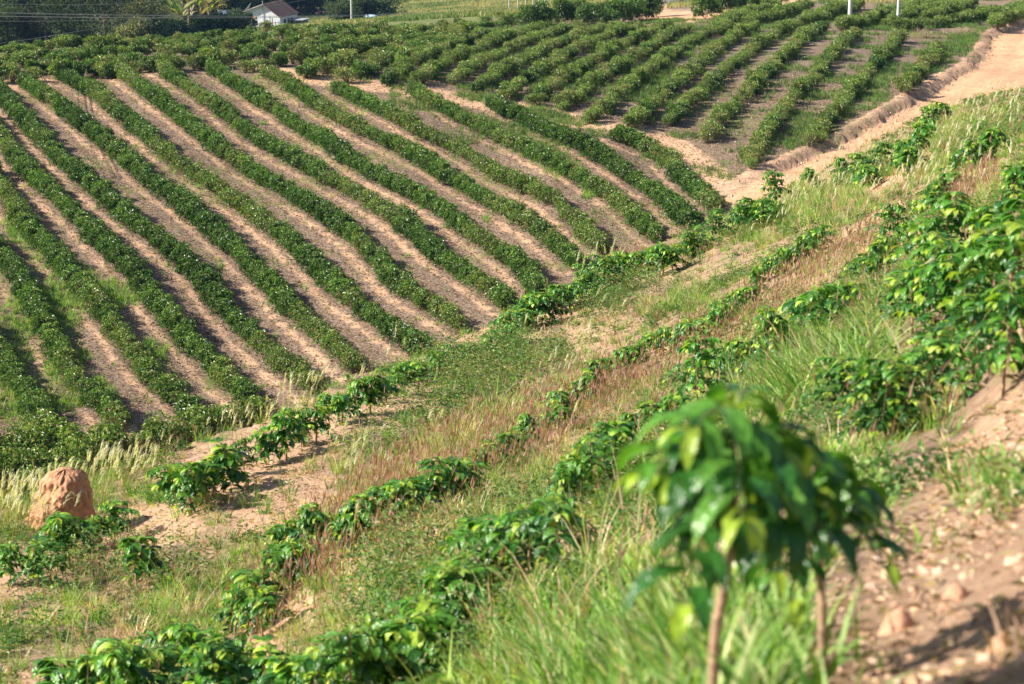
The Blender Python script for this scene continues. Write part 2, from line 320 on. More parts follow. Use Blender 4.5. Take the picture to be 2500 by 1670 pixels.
# ------------------------------------------------------------------ materials
def newmat(name):
    m=bpy.data.materials.new(name); m.use_nodes=True; n=m.node_tree; b=n.nodes['Principled BSDF']; return m,n,b
def N(n,t,**k):
    x=n.nodes.new(t)
    for a,b in k.items(): setattr(x,a,b)
    return x
def leafmat(name,rough=.38,trans=.3,var=.35,spec=.5,bump=False):
    m,n,b=newmat(name); at=N(n,'ShaderNodeAttribute'); at.attribute_name='Col'
    oi=N(n,'ShaderNodeObjectInfo'); mr=N(n,'ShaderNodeMapRange'); mr.inputs[3].default_value=1-var; mr.inputs[4].default_value=1+var
    n.links.new(oi.outputs['Random'],mr.inputs[0])
    tc=N(n,'ShaderNodeTexCoord'); no=N(n,'ShaderNodeTexNoise'); no.inputs['Scale'].default_value=9; n.links.new(tc.outputs['Object'],no.inputs['Vector'])
    m2=N(n,'ShaderNodeMapRange'); m2.inputs[1].default_value=.3; m2.inputs[2].default_value=.7; m2.inputs[3].default_value=.8; m2.inputs[4].default_value=1.2
    n.links.new(no.outputs[0],m2.inputs[0])
    mu=N(n,'ShaderNodeMath',operation='MULTIPLY'); n.links.new(mr.outputs[0],mu.inputs[0]); n.links.new(m2.outputs[0],mu.inputs[1])
    mx=N(n,'ShaderNodeVectorMath',operation='SCALE'); n.links.new(at.outputs['Color'],mx.inputs[0]); n.links.new(mu.outputs[0],mx.inputs['Scale'])
    n.links.new(mx.outputs[0],b.inputs['Base Color']); b.inputs['Roughness'].default_value=rough; b.inputs['Specular IOR Level'].default_value=spec
    if bump:
        nw=N(n,'ShaderNodeTexNoise'); nw.inputs['Scale'].default_value=55; nw.inputs['Detail'].default_value=2; n.links.new(tc.outputs['Object'],nw.inputs['Vector'])
        bu=N(n,'ShaderNodeBump'); bu.inputs['Strength'].default_value=.8; bu.inputs['Distance'].default_value=.012; n.links.new(nw.outputs[0],bu.inputs['Height']); n.links.new(bu.outputs[0],b.inputs['Normal'])
    tr=N(n,'ShaderNodeBsdfTranslucent'); t2=N(n,'ShaderNodeVectorMath',operation='MULTIPLY'); t2.inputs[1].default_value=(1.5,1.6,.5)
    n.links.new(mx.outputs[0],t2.inputs[0]); n.links.new(t2.outputs[0],tr.inputs[0])
    ms=N(n,'ShaderNodeMixShader'); ms.inputs[0].default_value=trans; out=n.nodes['Material Output']
    n.links.new(b.outputs[0],ms.inputs[1]); n.links.new(tr.outputs[0],ms.inputs[2]); n.links.new(ms.outputs[0],out.inputs[0])
    return m
def plainmat(name,rough=.8,scale=20,var=.25,bump=.3,bscale=60,spec=.3):
    """colour from the Col attribute, broken up by noise, with a bump"""
    m,n,b=newmat(name); at=N(n,'ShaderNodeAttribute'); at.attribute_name='Col'
    tc=N(n,'ShaderNodeTexCoord'); no=N(n,'ShaderNodeTexNoise'); no.inputs['Scale'].default_value=scale; no.inputs['Detail'].default_value=6
    n.links.new(tc.outputs['Object'],no.inputs['Vector'])
    m2=N(n,'ShaderNodeMapRange'); m2.inputs[1].default_value=.3; m2.inputs[2].default_value=.7; m2.inputs[3].default_value=1-var; m2.inputs[4].default_value=1+var
    n.links.new(no.outputs[0],m2.inputs[0])
    mx=N(n,'ShaderNodeVectorMath',operation='SCALE'); n.links.new(at.outputs['Color'],mx.inputs[0]); n.links.new(m2.outputs[0],mx.inputs['Scale'])
    n.links.new(mx.outputs[0],b.inputs['Base Color']); b.inputs['Roughness'].default_value=rough; b.inputs['Specular IOR Level'].default_value=spec
    n2=N(n,'ShaderNodeTexNoise'); n2.inputs['Scale'].default_value=bscale; n2.inputs['Detail'].default_value=5; n.links.new(tc.outputs['Object'],n2.inputs['Vector'])
    bu=N(n,'ShaderNodeBump'); bu.inputs['Strength'].default_value=bump; bu.inputs['Distance'].default_value=.02
    n.links.new(n2.outputs[0],bu.inputs['Height']); n.links.new(bu.outputs[0],b.inputs['Normal'])
    return m
M_LEAF=leafmat('coffee_leaf',.36,.22,.2,.4); M_YLEAF=leafmat('young_coffee_leaf',.24,.34,.12,.5,bump=True)
M_GRASS=leafmat('grass_blade',.55,.35,0,.3); M_TREE=leafmat('tree_leaf',.75,.15,.25,.1)
M_BARK=plainmat('bark',.85,30,.3,.4,80); M_CONC=plainmat('pole_concrete',.75,6,.12,.2,30)
M_PAINT=plainmat('painted_wall',.7,1.5,.1,.1,20); M_TILE=plainmat('roof_tile',.8,3,.35,.3,12)
M_MISC=plainmat('worn_plastic',.5,4,.15,.1,20)
def groundmat():
    m,n,b=newmat('field_ground'); L=n.links.new
    at=N(n,'ShaderNodeAttribute'); at.attribute_name='Col'; sep=N(n,'ShaderNodeSeparateColor'); L(at.outputs['Color'],sep.inputs[0])
    ge=N(n,'ShaderNodeNewGeometry')
    def noise(sc,det=6,r=.6):
        x=N(n,'ShaderNodeTexNoise'); x.inputs['Scale'].default_value=sc; x.inputs['Detail'].default_value=det; x.inputs['Roughness'].default_value=r
        L(ge.outputs['Position'],x.inputs['Vector']); return x.outputs[0]
    def ramp(inp,stops):
        x=N(n,'ShaderNodeValToRGB'); L(inp,x.inputs[0]); e=x.color_ramp.elements
        e[0].position,e[0].color=stops[0][0],(*stops[0][1],1); e[1].position,e[1].color=stops[-1][0],(*stops[-1][1],1)
        for p,c in stops[1:-1]: q=e.new(p); q.color=(*c,1)
        return x.outputs[0]
    def mix(f,a,c):
        x=N(n,'ShaderNodeMix',data_type='RGBA'); L(f,x.inputs[0]); L(a,x.inputs[6]); L(c,x.inputs[7]); return x.outputs[2]
    n_f=noise(9,8,.75); n_m=noise(1.7,5); n_l=noise(.25,4)
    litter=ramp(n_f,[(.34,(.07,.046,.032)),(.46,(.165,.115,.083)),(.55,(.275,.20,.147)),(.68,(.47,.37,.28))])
    soil=ramp(n_f,[(.28,(.36,.205,.12)),(.5,(.58,.37,.235)),(.72,(.72,.53,.37))])
    grass=ramp(n_f,[(.3,(.06,.075,.02)),(.5,(.15,.17,.06)),(.7,(.30,.28,.12))])
    road=ramp(noise(3.,8,.65),[(.3,(.46,.24,.125)),(.5,(.59,.35,.205)),(.7,(.70,.46,.29))])
    def sharpen(ch,amt):
        a=N(n,'ShaderNodeMath',operation='SUBTRACT'); L(n_m,a.inputs[0]); a.inputs[1].default_value=.5
        a2=N(n,'ShaderNodeMath',operation='MULTIPLY_ADD'); L(a.outputs[0],a2.inputs[0]); a2.inputs[1].default_value=amt; L(ch,a2.inputs[2])
        q=N(n,'ShaderNodeMapRange'); L(a2.outputs[0],q.inputs[0]); q.inputs[1].default_value=.3; q.inputs[2].default_value=.7; return q.outputs[0]
    c=mix(sharpen(sep.outputs[0],1.4),litter,soil); c=mix(sharpen(sep.outputs[1],1.4),c,grass); c=mix(sep.outputs[2],c,road)
    tint=ramp(n_l,[(.32,(.78,.77,.78)),(.68,(1.14,1.12,1.08))]); mu=N(n,'ShaderNodeVectorMath',operation='MULTIPLY'); L(c,mu.inputs[0]); L(tint,mu.inputs[1])
    L(mu.outputs[0],b.inputs['Base Color']); b.inputs['Roughness'].default_value=.95; b.inputs['Specular IOR Level'].default_value=.15
    bu=N(n,'ShaderNodeBump'); bu.inputs['Strength'].default_value=.9; bu.inputs['Distance'].default_value=.09; L(n_f,bu.inputs['Height'])
    L(bu.outputs[0],b.inputs['Normal']); return m
M_GROUND=groundmat()

# ------------------------------------------------------------------ painted regions in plan, given by where they show
def pm(u,v,line,soft=.6):
    """0..1 mask round a polyline of (u,v,halfwidth) pixels"""
    best=np.zeros(u.shape)
    L=[(q[0],q[1],q[2]) for q in line]
    if len(L)==1: L=L*2
    for a,b in zip(L[:-1],L[1:]):
        dx,dy=b[0]-a[0],b[1]-a[1]; l2=dx*dx+dy*dy+1e-9; t=np.clip(((u-a[0])*dx+(v-a[1])*dy)/l2,0,1)
        d=np.hypot(u-a[0]-t*dx,v-a[1]-t*dy); w=a[2]+(b[2]-a[2])*t
        best=np.maximum(best,1-sstep(w*(1-soft),w*(1+soft*.5),d))
    return best
N_SOIL=[[(0,1420,75),(100,1390,60)],[(230,1330,65),(430,1270,70)],[(470,1170,60),(620,1090,70),(760,1050,85),(900,1000,70),(1050,955,38)],[(560,1190,60),(700,1130,60)],
  [(1100,860,30),(1250,800,22)],[(1300,780,16),(1500,690,14)],[(2500,1300,260),(2100,1560,170),(2300,1670,260)],[(2500,1050,120),(2330,1230,90)],[(2500,800,70),(2400,860,50)],
  [(1290,1420,45),(1450,1310,50)],[(2010,780,35),(1960,800,25)],[(860,1370,60),(880,1430,40)],[(1850,870,24)],[(560,1620,60),(720,1480,50)],[(80,1670,50)],[(1640,670,18)],[(2130,470,16),(2250,400,14)]]
N_RED=[[(760,1330,40),(1000,1190,70),(1200,1110,90),(1400,1020,80),(1600,900,55),(1800,800,50),(1950,700,50),(2100,600,45),(2200,500,25)],[(600,1560,60),(900,1350,60)],[(200,1440,30),(350,1380,30)],
   [(1420,620,10),(1560,660,25)],[(2330,520,25),(2400,470,25)]]
N_DRY=[[(250,1450,60),(500,1380,60)],[(620,1300,45),(760,1250,50)],[(1000,1330,60),(1100,1290,40)],[(1350,720,30),(1450,760,60),(1300,860,50)],[(1900,1450,90),(1850,1330,60)],[(2000,1500,110)],[(2400,1010,90)],[(300,1550,60)]]
N_LUSH=[[(1400,1640,120),(1650,1540,130),(1900,1600,60)],[(1300,1500,60),(1500,1420,60)],[(1950,870,60),(2080,950,60)],[(1700,740,35),(1600,760,30)],[(1100,1130,50),(1250,990,45)],[(1000,960,50),(880,1040,40)],
   [(2450,700,60)],[(520,1450,40)],[(1850,560,60),(2000,500,70),(2200,400,60),(2400,280,60)],[(1950,440,30)],[(2450,1130,50)],[(900,1420,60)]]
N_WEED=[[(300,1380,50),(450,1420,60)],[(900,1090,60),(1020,1010,60),(1150,950,60),(1350,900,50)],[(700,1190,50)],[(1060,920,30),(1250,880,40)],[(900,1480,80),(1000,1380,60)],[(1100,1600,150)],[(1600,700,40),(1450,760,40)],[(60,1480,60),(250,1430,60)]]
F_GRASS=[[(40,560,40),(150,640,40),(210,720,50),(330,720,30)],[(150,720,55),(160,850,50)],[(20,900,70),(60,760,50)],[(130,960,40),(240,950,30)],[(380,860,40),(400,900,25)],
   [(1190,300,22),(1290,350,26),(1400,410,26)],[(1270,360,20),(1360,420,18)],[(1130,225,22),(1200,235,18)],[(960,240,12)],[(1300,270,16),(1380,290,14)],[(1340,200,14),(1300,220,12)],[(1500,240,16),(1480,270,14)],[(1620,190,14),(1570,240,12)],
   [(1720,250,18)],[(1800,300,16)],[(1960,300,30),(1930,345,24)],[(2130,230,30),(2160,180,30)],[(2240,180,20),(2300,130,22)],[(2330,110,24),(2400,90,10)],[(2100,60,14),(2250,60,12),(2380,60,10)],[(1870,240,12)],[(1700,170,14),(1680,130,10)],[(1990,170,14)],
   [(2070,260,16)],[(110,930,40),(200,870,24)],[(30,1000,50),(250,960,30)],[(700,900,18)],[(520,930,30)],[(1440,470,20)],[(1330,330,16)],[(640,300,6)],[(540,650,14)],[(1190,540,12)],[(860,700,10)]]
F_SOIL=[[(600,165,12),(800,195,22),(950,215,14),(1150,245,20),(1350,285,22),(1500,310,18),(1650,355,26),(1750,430,34)],[(0,205,10),(120,200,10)],[(240,186,8),(300,182,8)],[(1560,30,20),(1640,40,18),(1700,35,14),(1850,16,9),(1980,0,10)],[(230,1060,20),(320,1050,20)],[(760,28,10),(800,30,6)],[(1600,5,40)]]
def anymask(u,v,L): 
    o=np.zeros(u.shape)
    for l in L: o=np.maximum(o,pm(u,v,l))
    return o

# ------------------------------------------------------------------ the ground: one sheet, the road cut out of it
def make_ground():
    az=np.concatenate([np.linspace(-75,-17,30)[:-1],np.arange(-17,17.001,.15),np.linspace(17,75,30)[1:]]); az=np.radians(az)
    lr=np.concatenate([np.linspace(math.log(.35),math.log(3.2),60)[:-1],np.arange(math.log(3.2),math.log(70),.0085),np.arange(math.log(70),math.log(230),.0024),np.linspace(math.log(230),math.log(2600),110)[1:]])
    A,Lr=np.meshgrid(az,lr); r=np.exp(Lr); x=np.sin(A)*r; y=np.cos(A)*r
    z,q,sdv,al,far=height_xy(x,y,True)
    nr,nc=x.shape; P=np.stack([x,y,z],-1); u,v=project(P)
    near=(q<.98)
    fld=(~near)&(r<230)
    soil=np.where(near,np.maximum(anymask(u,v,N_SOIL),sstep(.26,.48,fbm(x,y,2.1,91,3))*.8*(1-sstep(35,48,np.hypot(x,y)))),anymask(u,v,F_SOIL)*(r<330)); 
    grass=np.where(near,.40-.4*soil-.15*anymask(u,v,N_DRY),0)
    upz=(v<(215+.13*u))&(u>950)
    grass=np.where(fld,np.maximum(anymask(u,v,F_GRASS)*.65,np.clip(fbm(x,y,5,51,4)*1.1+.04+.06*upz,0,.45)),grass)
    grass=np.where((r>200)&((r>232)|(u<1500)),.85-anymask(u,v,F_SOIL)*(r>240),grass)
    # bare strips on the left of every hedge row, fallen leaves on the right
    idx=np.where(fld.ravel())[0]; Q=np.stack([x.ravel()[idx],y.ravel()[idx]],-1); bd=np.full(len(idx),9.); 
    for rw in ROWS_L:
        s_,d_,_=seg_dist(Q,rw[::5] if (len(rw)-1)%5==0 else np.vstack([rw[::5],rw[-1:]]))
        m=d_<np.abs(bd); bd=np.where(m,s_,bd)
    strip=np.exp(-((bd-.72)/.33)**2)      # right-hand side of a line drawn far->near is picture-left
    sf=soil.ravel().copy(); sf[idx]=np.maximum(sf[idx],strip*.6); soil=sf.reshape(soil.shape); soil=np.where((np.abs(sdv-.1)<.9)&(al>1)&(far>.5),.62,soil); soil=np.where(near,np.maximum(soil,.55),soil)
    road=sstep(.35,.8,sdv+fbm(x,y,1.5,21,3)*.5)*(1-sstep(11,15,sdv))*(al>.5)*(far>.5)*(r<260)
    back=pm(u,v,[(1590,48,10),(1700,44,10),(1850,18,7),(1990,-4,8)],.3)*(r>170)*(r<300)
    road=np.maximum(road,back*.9)
    col=np.stack([soil,grass*(1-road),road],-1)
    i=np.arange(nr-1)[:,None]*nc+np.arange(nc-1)[None]; f=np.stack([i,i+1,i+nc+1,i+nc],-1).reshape(-1,4)
    fr=road.ravel()[f].mean(1)>.5
    V=P.reshape(-1,3); C=col.reshape(-1,3)
    for nm,sel in (('ground',~fr),('dirt_road',fr)):
        ff=f[sel]; us,inv=np.unique(ff,return_inverse=True); nb=NB(); nb.add(V[us],inv.reshape(-1,4)[:,::-1],C[us])
        tag(build(nb,nm,[M_GROUND],smooth=True),kind='structure')
    nb=NB(); b=2600
    an=np.radians(np.linspace(75,285,40)); rr=np.array([.35,3,30,300,2600]); G=[]
    for a in an:
        for q_ in rr: G.append((math.sin(a)*q_,math.cos(a)*q_,-1.5+(0 if q_<10 else -q_*.02)))
    G=np.array(G); k=len(rr)
    nb.add(G,[[a*k+j,a*k+j+1,(a+1)*k+j+1,(a+1)*k+j] for a in range(len(an)-1) for j in range(k-1)],(.1,.5,0))
    tag(build(nb,'hillside',[M_GROUND],smooth=True),kind='structure')
make_ground()

# ------------------------------------------------------------------ coffee bushes of the hedge rows
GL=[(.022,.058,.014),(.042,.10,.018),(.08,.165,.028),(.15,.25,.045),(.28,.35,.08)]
def bush_mesh(name,seed,w,h,nleaf,sparse=0.,L=.13,pal=0):
    g=np.random.RandomState(seed); nb=NB()
    nl=10; lc=np.stack([g.uniform(-.34,.34,nl)*w,g.uniform(-.34,.34,nl)*w,np.linspace(.2,.72,nl)*h],-1); lr_=g.uniform(.2,.34,nl)*w
    k=g.randint(0,nl,nleaf); d=unit(g.normal(size=(nleaf,3))); d[:,2]=np.where(d[:,2]<-.5,-d[:,2],d[:,2])
    rad=lr_[k]*g.uniform(.55,1.08,nleaf); p=lc[k]+d*rad[:,None]*np.array([1,1,1.15]); p[:,2]=np.abs(p[:,2])+.06
    keep=np.ones(nleaf,bool)
    if sparse>0: keep=g.rand(nleaf)>sparse*np.clip(1.3-p[:,2]/h,0.15,1)
    p=p[keep]; d=d[keep]; n=len(p)
    az=np.arctan2(d[:,1],d[:,0])+g.normal(0,.8,n); pt=g.uniform(-1.15,.25,n)
    a=np.stack([np.cos(pt)*np.cos(az),np.cos(pt)*np.sin(az),np.sin(pt)],-1); s=unit(np.cross(a,g.normal(size=(n,3))*.5+[0,0,1.0]))
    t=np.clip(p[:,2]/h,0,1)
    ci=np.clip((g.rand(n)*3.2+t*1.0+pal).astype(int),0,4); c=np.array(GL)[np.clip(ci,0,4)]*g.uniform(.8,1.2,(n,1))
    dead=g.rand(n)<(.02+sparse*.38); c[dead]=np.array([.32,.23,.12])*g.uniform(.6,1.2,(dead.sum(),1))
    simple_leaves(nb,p,a,s,L*g.uniform(.75,1.25,n),L*.45*g.uniform(.8,1.2,n),c)
    for i in range(int(10+sparse*60)):
        e=lc[g.randint(nl)]+g.normal(0,.14,3)*w; e[2]=abs(e[2])*1.0+.1; b=np.array([g.normal(0,.05),g.normal(0,.05),-.05]); m=(b+e)/2+g.normal(0,.05,3); m[2]*=1.2
        tube(nb,[b,m,e],[.016,.01,.004],(.22,.15,.11),1,3)
    return nb.mesh(name,[M_LEAF,M_BARK])
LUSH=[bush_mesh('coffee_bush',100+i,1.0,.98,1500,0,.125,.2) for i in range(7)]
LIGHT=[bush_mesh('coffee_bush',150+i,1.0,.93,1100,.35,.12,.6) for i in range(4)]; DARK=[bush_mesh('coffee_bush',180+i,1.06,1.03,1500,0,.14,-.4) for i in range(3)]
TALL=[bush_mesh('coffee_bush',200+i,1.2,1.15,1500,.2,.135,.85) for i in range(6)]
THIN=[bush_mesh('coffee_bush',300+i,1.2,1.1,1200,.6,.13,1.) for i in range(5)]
BIG=[bush_mesh('coffee_bush',400+i,2.5,3.0,3200,0,.22) for i in range(4)]
def hedge(pts,label,group,pick,smin=.85,smax=1.15,gap=0.,sq=(.9,1.15),w=.1,name='coffee_hedge_row'):
    if len(pts)>99: pts=resample(pts,np.hypot(*np.diff(pts,axis=0).T).sum()/98.2)
    z=height_xy(pts[:,0],pts[:,1]); c=pts[len(pts)//2]; root=empty(name,(c[0],c[1],z[len(pts)//2]))
    tag(root,label,'coffee hedge',group)
    ph=random.uniform(0,9)
    for i,(x,y) in enumerate(pts[:99]):
        if 1<i<len(pts)-2 and random.random()<gap: continue
        s=random.uniform(smin,smax)*(1+.07*math.sin(i*.33+ph)); me=pick(i)
        o=bpy.data.objects.new('coffee_bush',me); COL.objects.link(o); o.parent=root
        o.location=(x-c[0]+random.gauss(0,w),y-c[1]+random.gauss(0,w),z[i]-z[len(pts)//2]-.04)
        o.rotation_euler=(0,0,random.uniform(0,6.3)); o.scale=(s*random.uniform(.95,1.1),s*random.uniform(.95,1.1),s*random.uniform(*sq))
n=len(ROWS_L)
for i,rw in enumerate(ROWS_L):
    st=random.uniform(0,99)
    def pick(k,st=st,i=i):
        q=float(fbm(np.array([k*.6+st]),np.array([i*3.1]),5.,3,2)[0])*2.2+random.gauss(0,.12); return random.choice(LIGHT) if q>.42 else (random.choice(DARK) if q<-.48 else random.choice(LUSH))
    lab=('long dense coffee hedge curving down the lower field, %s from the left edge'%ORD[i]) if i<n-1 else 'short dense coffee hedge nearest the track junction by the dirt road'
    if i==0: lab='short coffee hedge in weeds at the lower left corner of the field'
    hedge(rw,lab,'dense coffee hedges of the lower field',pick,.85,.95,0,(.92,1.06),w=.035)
for i,rw in enumerate(ROWS_U):
    st=random.uniform(0,9)
    pick=lambda k:(random.choice(THIN) if math.sin(k*.4+st)+random.gauss(0,.7)>.5 else random.choice(TALL+LIGHT[:2]+DARK[:2]))
    lab='ragged coffee row rising to the right above the track, %s from the left'%ORD[i]
    if i==len(ROWS_U)-1: lab='short ragged coffee row closest to the dirt road bank'
    hedge(rw,lab,'ragged coffee rows of the upper field',pick,.6,.9,.02,(.8,1.15),.12,name='coffee_row')
for i,rw in enumerate(ROWS_C):
    pick=lambda k:(random.choice(THIN) if random.random()<.3 else random.choice(TALL[:2]+LUSH))
    hedge(rw,['lowest coffee row of the crest block, at the left edge above the hedges','second lowest coffee row at the left edge of the crest block',
      'coffee row starting right above the sixth hedge top','crest coffee row starting above the eighth hedge top','crest coffee row starting above the tenth hedge top',
      'short coffee row left of the ragged upper field','long flat coffee row, fourth below the crest line','long flat coffee row, third below the crest line',
      'long flat coffee row, second below the crest line','short coffee row over the tops of the fifth and sixth hedges','topmost long coffee row along the crest below the house'][i],'coffee rows of the crest block',pick,.8,1.12,.0,(.75,1.1),.22,name='coffee_row')
for i,rw in enumerate(ROWS_T):
    pick=lambda k:random.choice(TALL)
    hedge(rw,['low coffee row crossing behind the two poles to the road bend','coffee row rising just left of the right-hand pole foot','coffee row rising left of both concrete poles',
      'short coffee row at the top edge right of the poles','coffee row at the far right beside the road','coffee row at the top centre right, left of the poles',
      'coffee row bordering the back track near the dark trees','coffee row rising between the poles and the road bend'][i],'coffee rows behind the poles',pick,.8,1.1,.02,(.8,1.1),.15,name='coffee_row')
# tall dark coffee at the top, and the dark valley-bottom coffee lower left
def single(u,v,h,me,s,label,group,name='coffee_shrub',which='F',cat='shrub'):
    p=place([u],[v],h,which)[0]; o=link_mesh(name,me); o.location=(p[0],p[1],p[2]-.05); o.scale=(s,s,s); o.rotation_euler=(0,0,random.uniform(0,6.3))
    return tag(o,label,cat,group)
for i,(u,v) in enumerate([(1290,38),(1325,36),(1362,33),(1400,32),(1432,35),(1468,32),(1500,33),(1520,28),(1548,25),(1578,22),(1602,18)]):
    single(u,v-4,1.2,BIG[i%4],random.uniform(.72,.95),'tall dark coffee bush in the clump left of the back track, %s from the left'%ORD[i],'tall dark coffee bushes left of the back track')
for i,(u,v) in enumerate([(1722,18),(1760,12),(1800,8),(1842,2),(1886,-2)]):
    single(u,v-4,1.3,BIG[(i+1)%4],random.uniform(.8,1.0),'tall dark coffee bush right of the back track, %s from the left'%ORD[i],'tall dark coffee bushes right of the back track')
VB=[[(-120,1095),(0,1080),(100,1072),(190,1068),(260,1080)],[(-120,1140),(0,1130),(100,1120),(200,1110),(290,1100)],[(340,1070),(420,1050),(500,1030),(580,1010),(640,990)],[(-100,1180),(60,1165),(180,1150)]]
for i,px in enumerate(VB):
    hedge(row_xy(px,.8,.8),['thick dark coffee hedge crossing the valley floor lower left','second thick coffee hedge crossing the valley behind the plume grass',
      'dark coffee hedge along the valley below the field hedge ends','thick coffee hedge in the valley just behind the mound grass'][i],'dark coffee hedges on the valley floor',lambda k:random.choice(TALL),.9,1.2,w=.2)

# ------------------------------------------------------------------ young coffee plants on the near slope
def sapling(seed,H=.9,nb_=13,Lb=.34,leafL=.135,K=5,low=.42,wr=1.,skip=.1,yb=0.):
    g=np.random.RandomState(seed); A=NB(); B=NB()
    top=np.array([g.normal(0,.03),g.normal(0,.03),H]); st=np.array([[0,0,-.08],[g.normal(0,.012),g.normal(0,.012),H*.33],[g.normal(0,.02),g.normal(0,.02),H*.66],top])
    tube(A,st,[.013,.011,.008,.004],(.38,.24,.15),0,7)
    P=[];AZ=[];PT=[];BD=[];LL=[];CC=[]
    for i in range(nb_):
        f=i/(nb_-1); hz=H*(low+(1-low)*f**.9); az=i*2.4+g.normal(0,.25); lb=Lb*(1-.5*f**1.6)*g.uniform(.55,1.35)
        b0=np.array([np.interp(hz,st[:,2],st[:,k]) for k in (0,1)]+[hz]); pts=[b0]; pk=.45+.2*f+g.normal(0,.22)
        m=7
        for k in range(m):
            pk-= .23+g.normal(0,.03); pts.append(pts[-1]+np.array([math.cos(pk)*math.cos(az),math.cos(pk)*math.sin(az),math.sin(pk)])*lb/m)
        pts=np.array(pts); tube(A,pts,np.linspace(.005,.0018,len(pts)),(.20,.22,.08),0,4)
        for k in range(1,m+1):
            for sgn in (-1,1):
                if g.rand()<skip: continue
                P.append(pts[k]); a_=az+sgn*g.uniform(.7,1.25) if k<m else az+sgn*.45
                AZ.append(a_); PT.append(g.uniform(-.2,.45)); BD.append(g.uniform(1.3,2.3)); LL.append(leafL*g.uniform(.75,1.2)*(.75 if k==m else 1))
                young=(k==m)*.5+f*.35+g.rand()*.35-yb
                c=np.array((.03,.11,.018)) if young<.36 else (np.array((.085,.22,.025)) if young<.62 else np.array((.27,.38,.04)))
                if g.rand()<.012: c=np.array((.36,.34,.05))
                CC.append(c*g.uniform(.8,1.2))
    for k in range(4):
        P.append(top); AZ.append(g.uniform(0,6.3)); PT.append(g.uniform(.5,1.1)); BD.append(1.3); LL.append(leafL*.7); CC.append(np.array((.2,.3,.035)))
    P=np.array(P); LL=np.array(LL)
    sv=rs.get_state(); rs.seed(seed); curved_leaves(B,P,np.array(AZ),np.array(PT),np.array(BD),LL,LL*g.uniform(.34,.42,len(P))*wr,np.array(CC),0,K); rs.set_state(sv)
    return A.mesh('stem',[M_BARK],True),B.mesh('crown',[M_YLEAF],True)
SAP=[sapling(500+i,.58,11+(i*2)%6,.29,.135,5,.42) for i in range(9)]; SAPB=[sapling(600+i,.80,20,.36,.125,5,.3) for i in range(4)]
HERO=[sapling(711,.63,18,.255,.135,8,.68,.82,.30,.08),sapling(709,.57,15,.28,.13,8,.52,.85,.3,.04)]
def plant(u,v,s,pair,label,group,hc=.45,cat='coffee plant',rz=None,xyz=None,tilt=(0,0)):
    H=hc*s; p=place([u],[v],H,'N')[0] if xyz is None else xyz
    root=empty('young_coffee_plant',(p[0],p[1],p[2]-.01),random.uniform(0,6.3) if rz is None else rz,s); root.rotation_euler[0],root.rotation_euler[1]=tilt; root.scale=(s,s,s) if xyz is not None else (s*random.uniform(.8,1.35),s*random.uniform(.8,1.35),s*random.uniform(.75,1.05))
    tag(root,label,cat,group); link_mesh('stem',pair[0],root); link_mesh('crown',pair[1],root); return root
def line_of(pts,fmt,group,kinds,s0=.8,s1=1.15):
    for i,(u,v) in enumerate(pts): plant(u,v,random.uniform(s0,s1),random.choice(kinds),fmt%ORD[i],group,tilt=(random.gauss(0,.06),random.gauss(0,.06)))
RIDGE=[(25,1340),(95,1335),(170,1290),(235,1262),(280,1240),(335,1330) ,(420,1160),(470,1165),(505,1145),(545,1112),(597,1092),(650,1052),(700,1032),(735,1030),(770,1012),(805,975),(835,962),(870,950),(905,940),(945,915),(985,900),
 (1020,885),(1060,865),(1100,850),(1145,838),(1180,828),(1235,800),(1275,765)]
def fill(L,f):
    o=[]
    for a,b in zip(L[:-1],L[1:]):
        o.append(a); g=math.hypot(b[0]-a[0],b[1]-a[1])
        if f*(1.2-a[1]/2200)<g<170: o.append(((a[0]+b[0])/2+random.uniform(-6,6),(a[1]+b[1])/2+random.uniform(-5,5)))
    return o+[L[-1]]
line_of(RIDGE,'young coffee plant on the bare near ridge, %s going up from the lower left','young coffee plants along the near ridge',SAP)
RIDGE2=[(1240,772),(1310,735),(1345,722),(1375,700),(1410,690),(1440,672),(1475,655),(1510,628),(1545,616),(1575,612),(1610,622),(1640,606),(1700,574),(1790,522),(1830,512),(1890,494),(1905,420),(2055,402),(2090,398),(2120,405),(2197,362),(2215,370),(2260,300),(2300,262)]
line_of(fill(RIDGE2,36),'young coffee plant on the ridge rising to the road, %s from the dip','young coffee plants on the upper ridge',SAP+SAPB[:2],.95,1.35)
R2=[(640,1448),(575,1466),(682,1345),(752,1352),(700,1300),(775,1272),(830,1265),(880,1245),(925,1248),(960,1205),(1010,1190),(1075,1150),(1170,1105),(1240,1075),(1290,1020),(1365,985),(1395,945),(1435,925),(1480,885),(1530,862),(1560,832),
 (1600,812),(1650,805),(1690,790),(1740,765),(1765,735),(1800,725),(1850,668),(1875,652),(1905,628),(1940,610),(1975,588),(2010,570)]
line_of(fill(R2,38),'young coffee plant in the second row of the grassy slope, %s from the bottom left','young coffee plants of the second slope row',SAP,.65,1.0)
R3=[(160,1620),(235,1632),(300,1640),(440,1552),(520,1640),(600,1625),(700,1618),(850,1640),(930,1590),(1000,1530),(1085,1440),(1150,1390),(1200,1285),(1265,1280),(1330,1290),(1390,1150),(1470,1065),(1540,1010),(1650,975),(1770,862),(1820,852),
 (1905,830),(1950,755),(2010,745),(2082,690),(2100,625),(2145,630),(2180,548),(2215,545),(2280,475),(2300,440),(2340,425),(2325,395),(2420,340)]
line_of(fill(R3,52),'young coffee plant in the third slope row, %s from the bottom left','young coffee plants of the third slope row',SAP+SAPB[:1],.7,1.05)
